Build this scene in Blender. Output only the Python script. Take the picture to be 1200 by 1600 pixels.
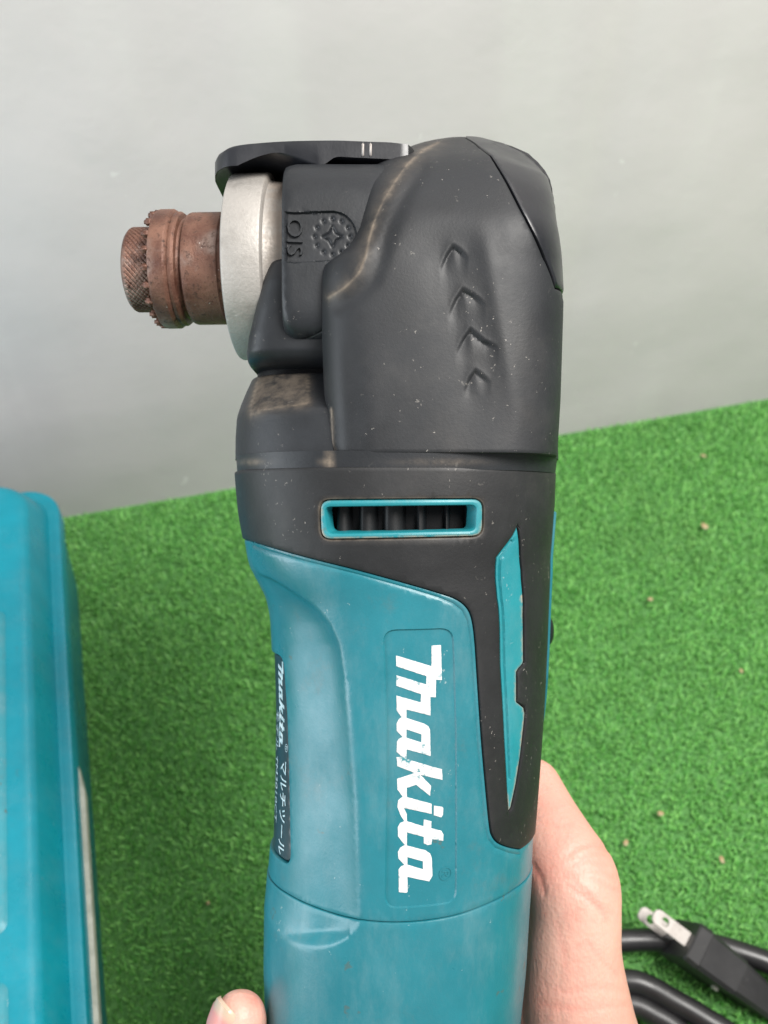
import bpy, bmesh, math, random
import numpy as np
from mathutils import Vector, Matrix, noise
from mathutils.geometry import delaunay_2d_cdt

random.seed(7)
RNG = np.random.default_rng(7)
R = math.radians
for o in list(bpy.data.objects):
    bpy.data.objects.remove(o)
scene = bpy.context.scene
COL = scene.collection

# ------------------------------------------------------------------ camera, world, lamps
F = 1500.0            # focal length in photo pixels (photo is 1200 x 1600)
D = 0.24              # distance from lens to the tool's axis (m)
S = D / F             # metres per photo pixel at the tool's axis
PITCH = R(50)
H = 0.444             # lens height above the turf
CAM = Vector((0, 0, H))
FWD = Vector((0, math.cos(PITCH), -math.sin(PITCH)))
UP = Vector((0, math.sin(PITCH), math.cos(PITCH)))

cd = bpy.data.cameras.new('camera')
cam = bpy.data.objects.new('camera', cd)
COL.objects.link(cam)
cam.location = CAM
cam.rotation_euler = (math.pi / 2 - PITCH, 0, 0)
cd.sensor_width = 36
cd.lens = 36 * F / 1600
cd.clip_start = 0.01
cd.clip_end = 100
cd.dof.use_dof = True
cd.dof.focus_distance = 0.215
cd.dof.aperture_fstop = 21
scene.camera = cam

W = bpy.data.worlds.new('World')
scene.world = W
W.use_nodes = True
bg = W.node_tree.nodes['Background']
bg.inputs[0].default_value = (1.0, 0.985, 0.98, 1)
bg.inputs[1].default_value = 0.46


def area(name, loc, target, sx, sy, power, col):
    l = bpy.data.lights.new(name, 'AREA')
    l.shape = 'RECTANGLE'
    l.size, l.size_y = sx, sy
    l.energy = power
    l.color = col
    o = bpy.data.objects.new(name, l)
    COL.objects.link(o)
    o.location = loc
    o.rotation_euler = (Vector(target) - Vector(loc)).to_track_quat('-Z', 'Y').to_euler()
    return o


area('ceiling_lamp_key', (0.46, 0.02, 1.22), (0.05, 0.3, 0.1), 0.5, 0.45, 22, (1.0, 0.97, 0.93))
area('left_softbox', (-1.25, -0.12, 0.52), (0, 0.2, 0.28), 0.9, 0.95, 17, (0.86, 0.93, 1.0))  # cool softbox added at the left for the bluish facet highlight

scene.view_settings.view_transform = 'Standard'
scene.view_settings.look = 'None'
scene.view_settings.exposure = 0.13
scene.view_settings.gamma = 1


# ------------------------------------------------------------------ materials
def srgb(r, g, b):
    def f(c):
        c /= 255
        return c / 12.92 if c <= 0.04045 else ((c + 0.055) / 1.055) ** 2.4
    return (f(r), f(g), f(b), 1)


class Nodes:
    def __init__(s, name):
        s.m = bpy.data.materials.new(name)
        s.m.use_nodes = True
        s.t = s.m.node_tree
        s.b = s.t.nodes['Principled BSDF']
        s.tc = s.t.nodes.new('ShaderNodeTexCoord')

    def n(s, kind, **kw):
        x = s.t.nodes.new('ShaderNode' + kind)
        for k, v in kw.items():
            if k in x.inputs:
                x.inputs[k].default_value = v
            else:
                setattr(x, k, v)
        return x

    def l(s, a, b):
        s.t.links.new(a, b)

    def noise(s, scale, detail=4, rough=0.6, vec=None, dist=0.0):
        x = s.n('TexNoise', Scale=scale, Detail=detail, Roughness=rough, Distortion=dist)
        s.l(vec or s.tc.outputs['Object'], x.inputs['Vector'])
        return x.outputs['Fac']

    def scaled(s, sx, sy, sz, rot=(0, 0, 0)):
        x = s.n('Mapping')
        x.inputs['Scale'].default_value = (sx, sy, sz)
        x.inputs['Rotation'].default_value = rot
        s.l(s.tc.outputs['Object'], x.inputs['Vector'])
        return x.outputs['Vector']

    def ramp(s, fac, a, b, va=0.0, vb=1.0):
        x = s.n('MapRange', interpolation_type='SMOOTHSTEP')
        s.l(fac, x.inputs['Value'])
        x.inputs['From Min'].default_value = a
        x.inputs['From Max'].default_value = b
        x.inputs['To Min'].default_value = va
        x.inputs['To Max'].default_value = vb
        return x.outputs['Result']

    def mul(s, a, b, op='MULTIPLY'):
        x = s.n('Math', operation=op)
        for i, q in enumerate((a, b)):
            if isinstance(q, (int, float)):
                x.inputs[i].default_value = q
            else:
                s.l(q, x.inputs[i])
        x.use_clamp = True
        return x.outputs[0]

    def mix(s, fac, a, b):
        x = s.n('Mix', data_type='RGBA')
        if isinstance(fac, (int, float)):
            x.inputs[0].default_value = fac
        else:
            s.l(fac, x.inputs[0])
        for i, q in ((6, a), (7, b)):
            if isinstance(q, tuple):
                x.inputs[i].default_value = q
            else:
                s.l(q, x.inputs[i])
        return x.outputs[2]

    def specks(s, scale, radius, keep, vec=None):
        v = s.n('TexVoronoi', Scale=scale)
        wob = s.n('TexNoise', Scale=scale * 2.2, Detail=2.0)
        s.l(s.tc.outputs['Object'], wob.inputs['Vector'])
        ctr = s.n('VectorMath', operation='SUBTRACT')
        s.l(wob.outputs['Color'], ctr.inputs[0])
        ctr.inputs[1].default_value = (0.5, 0.5, 0.5)
        ma = s.n('VectorMath', operation='MULTIPLY_ADD')
        s.l(ctr.outputs[0], ma.inputs[0])
        ma.inputs[1].default_value = (1.5 / scale,) * 3
        s.l(vec or s.tc.outputs['Object'], ma.inputs[2])
        s.l(ma.outputs[0], v.inputs['Vector'])
        near = s.ramp(v.outputs['Distance'], radius, radius * 0.5, 0, 1)
        sep = s.n('SeparateColor')
        s.l(v.outputs['Color'], sep.inputs[0])
        k = s.ramp(sep.outputs[0], keep, keep + 0.01, 0, 1)
        return s.mul(near, k)

    def bump(s, h, strength, dist):
        x = s.n('Bump', Strength=strength, Distance=dist)
        s.l(h, x.inputs['Height'])
        s.l(x.outputs[0], s.b.inputs['Normal'])

    def set(s, **kw):
        for k, v in kw.items():
            k = k.replace('_', ' ')
            if isinstance(v, (int, float, tuple)):
                s.b.inputs[k].default_value = v
            else:
                s.l(v, s.b.inputs[k])
        return s.m


def add(q, a, b):
    return q.mul(a, b, 'ADD')


def rubber(name, base, rough=0.55, dusty=1.0, grain=0.14):
    q = Nodes(name)
    n1 = q.noise(45, 5, 0.65)
    n2 = q.noise(420, 3, 0.6)
    col = q.mix(q.ramp(n1, 0.3, 0.75), tuple(c * 0.82 for c in base[:3]) + (1,), tuple(c * 1.3 for c in base[:3]) + (1,))
    # handling haze: pale dusty film in patches
    film = q.mul(q.ramp(q.noise(28, 6, 0.7), 0.48, 0.8), 0.10 * dusty)
    col = q.mix(film, col, (0.22, 0.2, 0.18, 1))
    sp = add(q, q.specks(420, 0.12, 0.88), q.specks(850, 0.17, 0.84))
    sc = q.specks(330, 0.14, 0.74, q.scaled(1, 1, 0.22, (0, 0.5, 0)))
    sc2 = q.specks(300, 0.13, 0.78, q.scaled(0.25, 1, 1, (0, -0.7, 0)))
    marks = q.mul(add(q, add(q, sp, q.mul(sc, 0.6)), q.mul(sc2, 0.5)), q.mul(q.ramp(q.noise(60, 3), 0.42, 0.62), 0.62 * dusty))
    col = q.mix(marks, col, (0.42, 0.39, 0.35, 1))
    at = q.n('Attribute', attribute_name='dust')
    dm = q.mul(at.outputs['Fac'], q.ramp(q.noise(260, 5, 0.7), 0.22, 0.68))
    col = q.mix(dm, col, (0.23, 0.185, 0.14, 1))
    q.bump(add(q, q.mul(n2, 0.5), q.noise(1500, 2)), grain, 0.0002)
    return q.set(Base_Color=col, Roughness=q.ramp(n1, 0.3, 0.8, rough - 0.06, rough + 0.12))


def plastic(name, base, rough=0.35, wear=0.5, grain=0.12):
    q = Nodes(name)
    n1 = q.noise(35, 5, 0.65)
    col = q.mix(q.ramp(n1, 0.3, 0.75), tuple(c * 0.9 for c in base[:3]) + (1,), tuple(min(1, c * 1.1) for c in base[:3]) + (1,))
    grime = q.mul(q.ramp(q.noise(55, 6, 0.75), 0.54, 0.8), 0.5 * wear)
    col = q.mix(grime, col, (0.10, 0.10, 0.085, 1))
    film = q.mul(q.ramp(q.noise(70, 6, 0.75, q.scaled(1, 1, 0.45)), 0.42, 0.8), 0.24 * wear)
    col = q.mix(film, col, (0.26, 0.33, 0.34, 1))
    sp = q.specks(420, 0.13, 0.88)
    sc = q.specks(280, 0.12, 0.86, q.scaled(1, 1, 0.2, (0, 0.3, 0)))
    col = q.mix(q.mul(add(q, sp, sc), 0.55 * wear), col, (0.36, 0.42, 0.42, 1))
    spot = q.specks(150, 0.2, 0.84)
    col = q.mix(q.mul(spot, 0.5 * wear), col, (0.09, 0.075, 0.045, 1))
    at = q.n('Attribute', attribute_name='dust')
    dm = q.mul(at.outputs['Fac'], q.ramp(q.noise(330, 5, 0.7), 0.32, 0.6))
    col = q.mix(dm, col, (0.42, 0.33, 0.24, 1))
    q.bump(q.noise(1700, 2, 0.5), grain, 0.0002)
    return q.set(Base_Color=col, Roughness=q.ramp(q.noise(60, 5, 0.7), 0.3, 0.75, rough - 0.06, rough + 0.14))


TEAL = (0.012, 0.148, 0.185, 1)
M = {}
M['boot'] = rubber('black_rubber', (0.0135, 0.0148, 0.017, 1), 0.52)
M['grip'] = rubber('grip_rubber', (0.0135, 0.014, 0.015, 1), 0.53)
M['case_black'] = rubber('gear_case_black', (0.013, 0.0148, 0.0175, 1), 0.45, 0.35, 0.15)
M['smooth_black'] = rubber('smooth_black', (0.008, 0.009, 0.012, 1), 0.33, 0.2, 0.08)
M['core'] = rubber('inner_black', (0.006, 0.006, 0.007, 1), 0.5, 0.1, 0.1)
M['vane'] = rubber('vane_black', (0.006, 0.0065, 0.0075, 1), 0.5, 0.12, 0.1)
M['teal'] = plastic('teal_plastic', TEAL, 0.33, 0.85)
M['teal_rib'] = plastic('teal_trim', (0.01, 0.20, 0.235, 1), 0.42, 0.6)
M['toolcase'] = plastic('toolcase_teal', (0.0, 0.225, 0.30, 1), 0.30, 0.35, 0.1)
M['case_scuffed'] = plastic('toolcase_scuffed', (0.02, 0.24, 0.30, 1), 0.42, 1.5, 0.1)
M['cord'] = rubber('cord_black', (0.014, 0.014, 0.015, 1), 0.38, 0.45, 0.1)
M['plug'] = rubber('plug_black', (0.018, 0.018, 0.019, 1), 0.5, 0.7, 0.2)

M['vane'].node_tree.nodes['Principled BSDF'].inputs['Specular IOR Level'].default_value = 0.3
M['core'].node_tree.nodes['Principled BSDF'].inputs['Specular IOR Level'].default_value = 0.12
for k_ in ('boot', 'grip', 'case_black'):
    M[k_].node_tree.nodes['Principled BSDF'].inputs['Specular IOR Level'].default_value = 0.36
q = Nodes('nameplate_navy')
M['plate'] = q.set(Base_Color=q.mix(q.ramp(q.noise(120), 0.4, 0.7), (0.012, 0.02, 0.03, 1), (0.022, 0.032, 0.042, 1)), Roughness=0.35)
q = Nodes('plate_print')
M['print'] = q.set(Base_Color=q.mix(q.ramp(q.noise(900), 0.4, 0.65), (0.35, 0.5, 0.55, 1), (0.62, 0.74, 0.78, 1)), Roughness=0.5)

q = Nodes('logo_white')
chips = q.mul(q.ramp(q.noise(700, 6, 0.75), 0.54, 0.60), q.ramp(q.noise(95, 3), 0.46, 0.60))
scr = add(q, q.specks(420, 0.16, 0.8, q.scaled(1, 1, 0.3, (0, 0.9, 0))), q.specks(380, 0.16, 0.8))
c = q.mix(q.ramp(q.noise(140, 4), 0.4, 0.8), (0.56, 0.565, 0.57, 1), (0.46, 0.455, 0.445, 1))
c = q.mix(q.mul(scr, 0.7), c, (0.18, 0.2, 0.2, 1))
c = q.mix(chips, c, (0.03, 0.19, 0.22, 1))
M['logo'] = q.set(Base_Color=c, Roughness=0.5)

q = Nodes('cast_aluminium')
n1 = q.noise(1300, 3, 0.6)
c = q.mix(q.ramp(q.noise(90, 6, 0.7), 0.45, 0.75), (0.37, 0.35, 0.325, 1), (0.26, 0.243, 0.222, 1))
c = q.mix(q.mul(q.specks(520, 0.12, 0.8), 0.5), c, (0.6, 0.59, 0.57, 1))
at = q.n('Attribute', attribute_name='dust')
c = q.mix(q.mul(at.outputs['Fac'], q.ramp(q.noise(300, 5), 0.3, 0.6)), c, (0.34, 0.26, 0.2, 1))
q.bump(n1, 0.35, 0.0003)
M['alu'] = q.set(Base_Color=c, Metallic=0.4, Roughness=q.ramp(n1, 0.3, 0.7, 0.5, 0.66))

q = Nodes('rusty_steel')
n1 = q.noise(130, 7, 0.72)
n2 = q.noise(520, 6, 0.7)
n3 = q.noise(70, 4, 0.6, dist=0.6)
c = q.mix(q.ramp(n1, 0.32, 0.7), (0.085, 0.034, 0.023, 1), (0.225, 0.115, 0.078, 1))
c = q.mix(q.mul(q.ramp(n3, 0.5, 0.66), 0.75), c, (0.26, 0.195, 0.165, 1))
c = q.mix(q.ramp(n2, 0.50, 0.68), c, (0.05, 0.024, 0.017, 1))
c = q.mix(q.mul(q.specks(330, 0.12, 0.72), 0.8), c, (0.55, 0.50, 0.46, 1))
q.bump(add(q, n2, q.mul(n1, 0.6)), 0.6, 0.0004)
M['rust'] = q.set(Base_Color=c, Metallic=0.35, Roughness=q.ramp(n1, 0.3, 0.7, 0.38, 0.62))

q = Nodes('plug_blade_metal')
M['blade'] = q.set(Base_Color=q.mix(q.ramp(q.noise(300, 5), 0.4, 0.7), (0.50, 0.465, 0.435, 1), (0.40, 0.365, 0.335, 1)), Metallic=0.3, Roughness=0.5)

q = Nodes('skin')
n1 = q.noise(30, 4, 0.6)
n2 = q.noise(190, 5, 0.65)
c = q.mix(q.ramp(n1, 0.35, 0.7), (0.585, 0.305, 0.242, 1), (0.63, 0.362, 0.288, 1))
c = q.mix(q.mul(q.ramp(n2, 0.5, 0.75), 0.35), c, (0.56, 0.225, 0.175, 1))
at = q.n('Attribute', attribute_name='dust')
c = q.mix(q.mul(at.outputs['Fac'], 0.75), c, (0.66, 0.20, 0.15, 1))
vv = q.n('TexVoronoi', Scale=900)
q.l(q.tc.outputs['Object'], vv.inputs['Vector'])
fine = q.noise(900, 4, 0.6, q.scaled(1, 1, 0.3, (0, 0.5, 0)))
q.bump(add(q, q.mul(vv.outputs['Distance'], 0.5), fine), 0.42, 0.0004)
M['skin'] = q.set(Base_Color=c, Roughness=0.5, Subsurface_Weight=0.22, Subsurface_Scale=0.004, Subsurface_Radius=(1.0, 0.35, 0.2))
q = Nodes('nail')
at = q.n('Attribute', attribute_name='dust')
M['nail'] = q.set(Base_Color=q.mix(at.outputs['Fac'], (0.60, 0.25, 0.23, 1), (0.50, 0.38, 0.28, 1)), Roughness=0.3, Subsurface_Weight=0.15, Subsurface_Scale=0.003)

q = Nodes('turf_blades')
at = q.n('Attribute', attribute_name='tint')
c = q.mix(at.outputs['Fac'], (0.088, 0.34, 0.060, 1), (0.28, 0.62, 0.17, 1))
c = q.mix(q.mul(q.ramp(q.noise(9, 4), 0.45, 0.75), 0.35), c, (0.14, 0.27, 0.08, 1))
M['turf'] = q.set(Base_Color=c, Roughness=0.45)
q = Nodes('turf_backing')
M['backing'] = q.set(Base_Color=q.mix(q.ramp(q.noise(500, 3), 0.35, 0.7), (0.05, 0.17, 0.036, 1), (0.10, 0.26, 0.07, 1)), Roughness=0.9)
q = Nodes('turf_litter')
M['litter'] = q.set(Base_Color=q.mix(q.ramp(q.noise(200), 0.4, 0.6), (0.34, 0.24, 0.12, 1), (0.40, 0.34, 0.20, 1)), Roughness=0.8)

q = Nodes('grey_panel')
n1 = q.noise(2.2, 5, 0.55, dist=0.4)
n2 = q.noise(14, 6, 0.7)
c = q.mix(q.ramp(n1, 0.3, 0.7), (0.46, 0.440, 0.452, 1), (0.61, 0.572, 0.578, 1))
c = q.mix(q.mul(q.ramp(n2, 0.55, 0.8), 0.3), c, (0.48, 0.48, 0.48, 1))
c = q.mix(q.mul(q.specks(31, 0.09, 0.7), 0.2), c, (0.40, 0.39, 0.385, 1))
c = q.mix(q.mul(q.specks(26, 0.12, 0.70), 0.5), c, (0.74, 0.73, 0.72, 1))
st = q.n('TexNoise', Scale=7.0, Detail=4.0)
q.l(q.scaled(3.0, 1, 0.35), st.inputs['Vector'])
c = q.mix(q.mul(q.ramp(st.outputs['Fac'], 0.5, 0.72), 0.25), c, (0.68, 0.67, 0.65, 1))
q.bump(add(q, q.noise(6, 2), q.mul(q.noise(60, 3), 0.06)), 0.4, 0.012)
M['wall'] = q.set(Base_Color=c, Roughness=0.34)
q = Nodes('pale_strip')
M['strip'] = q.set(Base_Color=q.mix(q.ramp(q.noise(150), 0.4, 0.7), (0.36, 0.37, 0.31, 1), (0.5, 0.5, 0.43, 1)), Roughness=0.6)
q = Nodes('strip_mark')
M['mark'] = q.set(Base_Color=(0.06, 0.065, 0.06, 1), Roughness=0.7)


# ------------------------------------------------------------------ helpers
def mesh_obj(name, verts, faces, mat, parent=None, smooth=True, sharp=None, dust=None, loc=None):
    me = bpy.data.meshes.new(name)
    me.from_pydata([tuple(v) for v in verts], [], [tuple(f) for f in faces])
    bm = bmesh.new()
    bm.from_mesh(me)
    bmesh.ops.recalc_face_normals(bm, faces=bm.faces)
    bm.to_mesh(me)
    bm.free()
    return finish(name, me, mat, parent, smooth, sharp, dust, loc)


def finish(name, me, mat, parent=None, smooth=True, sharp=None, dust=None, loc=None):
    me.materials.append(mat)
    me.polygons.foreach_set('use_smooth', [smooth] * len(me.polygons))
    if smooth and sharp:
        me.set_sharp_from_angle(angle=R(sharp))
    if dust is not None:
        a = me.attributes.new('dust', 'FLOAT', 'POINT')
        a.data.foreach_set('value', np.asarray(dust, dtype=np.float32))
    o = bpy.data.objects.new(name, me)
    COL.objects.link(o)
    if parent:
        o.parent = parent
    if loc is not None:
        o.location = loc
    return o


def thing(name, label, cat, loc=(0, 0, 0), rot=(0, 0, 0)):
    o = bpy.data.objects.new(name, None)
    o.empty_display_size = 0.02
    COL.objects.link(o)
    o.location = loc
    o.rotation_euler = rot
    o['label'] = label
    o['category'] = cat
    return o


def P(u, v, y=0.0):
    """photo pixel at depth offset y from the tool's axis -> tool-frame point"""
    d = (D + y) / F
    return np.array(((u - 600) * d, y, (800 - v) * d))


def ground(u, v, h=0.0):
    k = (800 - v) / F
    dr = Vector(((u - 600) / F, 0, 0)) + FWD + UP * k
    t = (H - h) / -dr.z
    return CAM + dr * t


def project(p):
    d = D + p[:, 1]
    return 600 + p[:, 0] * F / d, 800 - p[:, 2] * F / d


def seg_dist(pts, line, closed):
    pts = np.asarray(pts, float)
    a = np.asarray(line, float)
    b = np.roll(a, -1, 0)
    if not closed:
        a, b = a[:-1], b[:-1]
    out = np.full(len(pts), 1e9)
    for p0, p1 in zip(a, b):
        e = p1 - p0
        L2 = max(e @ e, 1e-18)
        t = np.clip(((pts - p0) @ e) / L2, 0, 1)
        d = np.hypot(*(pts - p0 - t[:, None] * e).T)
        out = np.minimum(out, d)
    return out


def inside(pts, poly):
    pts = np.asarray(pts, float)
    x, y = pts[:, 0], pts[:, 1]
    c = np.zeros(len(pts), bool)
    n = len(poly)
    for i in range(n):
        x0, y0 = poly[i]
        x1, y1 = poly[(i + 1) % n]
        if y0 == y1:
            continue
        m = ((y0 > y) != (y1 > y)) & (x < (x1 - x0) * (y - y0) / (y1 - y0) + x0)
        c ^= m
    return c


def resample(line, h, closed=True):
    line = [np.asarray(p, float) for p in line]
    out = []
    n = len(line)
    for i in range(n if closed else n - 1):
        a, b = line[i], line[(i + 1) % n]
        k = max(1, int(np.ceil(np.hypot(*(b - a)) / h)))
        for j in range(k):
            out.append(a + (b - a) * j / k)
    if not closed:
        out.append(line[-1])
    return np.array(out)


def curve(pts, sub=6):
    p = [np.asarray(q_, float) for q_ in pts]
    o_ = []
    n = len(p)
    for i in range(n - 1):
        p0, p1, p2, p3 = p[max(i - 1, 0)], p[i], p[i + 1], p[min(i + 2, n - 1)]
        for k in range(sub):
            t = k / sub
            o_.append(tuple(0.5 * ((2 * p1) + (p2 - p0) * t + (2 * p0 - 5 * p1 + 4 * p2 - p3) * t * t + (3 * p1 - p0 - 3 * p2 + p3) * t ** 3)))
    o_.append(tuple(p[-1]))
    return o_


def round_poly(pts, r, k=4):
    """cut each corner with a quadratic arc of reach r (same unit as pts)"""
    out = []
    n = len(pts)
    for i in range(n):
        p0, p1, p2 = (np.asarray(pts[j % n], float) for j in (i - 1, i, i + 1))
        a, b = p0 - p1, p2 - p1
        ra = min(r, 0.45 * np.hypot(*a))
        rb = min(r, 0.45 * np.hypot(*b))
        s0 = p1 + a / np.hypot(*a) * ra
        s1 = p1 + b / np.hypot(*b) * rb
        for j in range(k + 1):
            t = j / k
            out.append((1 - t) ** 2 * s0 + 2 * t * (1 - t) * p1 + t * t * s1)
    return [tuple(p) for p in out]


def offset_pts(line, d, closed):
    """points moved by d along the left-hand normal"""
    nx = np.roll(line, -1, 0) - np.roll(line, 1, 0)
    if not closed:
        nx[0] = line[1] - line[0]
        nx[-1] = line[-1] - line[-2]
    L = np.maximum(np.hypot(nx[:, 0], nx[:, 1]), 1e-12)[:, None]
    nx = nx / L
    return line + d * np.stack((-nx[:, 1], nx[:, 0]), 1)


def area2(poly):
    p = np.asarray(poly)
    q_ = np.roll(p, -1, 0)
    return (p[:, 0] * q_[:, 1] - q_[:, 0] * p[:, 1]).sum()


class Loft:
    """closed tube along the tool's long axis; rows: v, left px, right px, front depth, back depth, exponent"""
    def __init__(s, rows, sig=6, ref=0.033, disp=None, squeeze=0.986, dsig=None):
        rows = np.array(rows, float)
        s.v0, s.v1 = rows[0, 0], rows[-1, 0]
        s.vs = np.arange(s.v0, s.v1 + 0.5, 1.0)
        s.tab = []
        if rows.shape[1] == 6:
            rows = np.concatenate((rows, rows[:, 5:6]), 1)
        for c in range(1, 7):
            y = np.interp(s.vs, rows[:, 0], rows[:, c])
            sg = dsig if (dsig and c in (3, 4)) else sig
            k = np.exp(-0.5 * (np.arange(-3 * sg, 3 * sg + 1) / max(sg, 1e-6)) ** 2) if sg else np.ones(1)
            k /= k.sum()
            pad = len(k) // 2
            yp = np.concatenate((2 * y[0] - y[1:pad + 1][::-1], y, 2 * y[-1] - y[-pad - 1:-1][::-1])) if pad else y
            s.tab.append(np.convolve(yp, k, 'valid'))
        s.ref = ref
        s.disp = disp
        s.sq = squeeze

    def row(s, v):
        return [np.interp(v, s.vs, t) for t in s.tab]

    def base(s, a, z):
        v = 800 - z / S
        L, Rr, dF, dB, n, nl = s.row(v)
        xc = ((L + Rr) / 2 - 600) * S
        w = (Rr - L) / 2 * S * s.sq
        sa, ca = np.sin(a), np.cos(a)
        d = np.where(ca > 0, dF, dB)
        n = np.where(sa > 0, n, nl)
        r = (np.abs(sa / w) ** n + np.abs(ca / d) ** n) ** (-1 / n)
        return np.stack((xc + r * sa, -r * ca, z + 0 * r), 1)

    def normal(s, a, z, fn=None):
        fn = fn or s.base
        e = 1e-3
        ez = 2e-4
        da = fn(a + e, z) - fn(a - e, z)
        dz = fn(a, z + ez) - fn(a, z - ez)
        n = np.cross(da, dz)
        return n / np.maximum(np.linalg.norm(n, axis=1), 1e-12)[:, None]

    def ev(s, a, z):
        p = s.base(a, z)
        if s.disp is None:
            return p
        u, v = project(p)
        h = s.disp(u, v, a)
        return p + s.normal(a, z) * h[:, None]

    def solve(s, u, v):
        u = np.atleast_1d(np.asarray(u, float))
        v = np.atleast_1d(np.asarray(v, float))
        if not hasattr(s, 'grid'):
            ga, gz = np.meshgrid(np.linspace(-1.5, 1.5, 240), (800 - np.arange(s.v0 + 2, s.v1 - 2, 4.0)) * S)
            ga, gz = ga.ravel(), gz.ravel()
            gp = s.ev(ga, gz)
            gu, gv = project(gp)
            vw = np.stack((-gp[:, 0], -D - gp[:, 1], -gp[:, 2]), 1)
            ok = (s.normal(ga, gz) * vw).sum(1) > 0
            s.grid = (ga[ok], gz[ok], gu[ok], gv[ok])
        ga, gz, gu, gv = s.grid
        k = np.array([np.argmin((gu - a_) ** 2 + (gv - b_) ** 2) for a_, b_ in zip(u, v)])
        a, z = ga[k].copy(), gz[k].copy()
        best_a, best_z = a.copy(), z.copy()
        best_e = (gu[k] - u) ** 2 + (gv[k] - v) ** 2
        for _ in range(14):
            e, ez = 1e-4, 1e-5
            u0, v0 = project(s.ev(a, z))
            ua, va = project(s.ev(a + e, z))
            uz, vz = project(s.ev(a, z + ez))
            J = np.array([[(ua - u0) / e, (uz - u0) / ez], [(va - v0) / e, (vz - v0) / ez]])
            det = J[0, 0] * J[1, 1] - J[0, 1] * J[1, 0]
            det = np.where(np.abs(det) < 1e-3, 1e-3, det)
            du, dv = u - u0, v - v0
            er = du * du + dv * dv
            m = er < best_e
            best_e = np.where(m, er, best_e)
            best_a = np.where(m, a, best_a)
            best_z = np.where(m, z, best_z)
            st_a = (J[1, 1] * du - J[0, 1] * dv) / det
            st_z = (-J[1, 0] * du + J[0, 0] * dv) / det
            a = np.clip(a + np.clip(st_a, -0.15, 0.15) * 0.8, -1.55, 1.55)
            z = z + np.clip(st_z, -0.01, 0.01) * 0.8
        return best_a, best_z

    def dom(s, pts):
        """mixed list of (u, v) pixels and ('A', degrees, v_axis) -> domain points"""
        out = []
        for p in pts:
            if p[0] == 'A':
                out.append((R(p[1]) * s.ref, (800 - p[2]) * S))
            else:
                a, z = s.solve(p[0], p[1])
                out.append((a[0] * s.ref, z[0]))
        return np.array(out)


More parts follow.
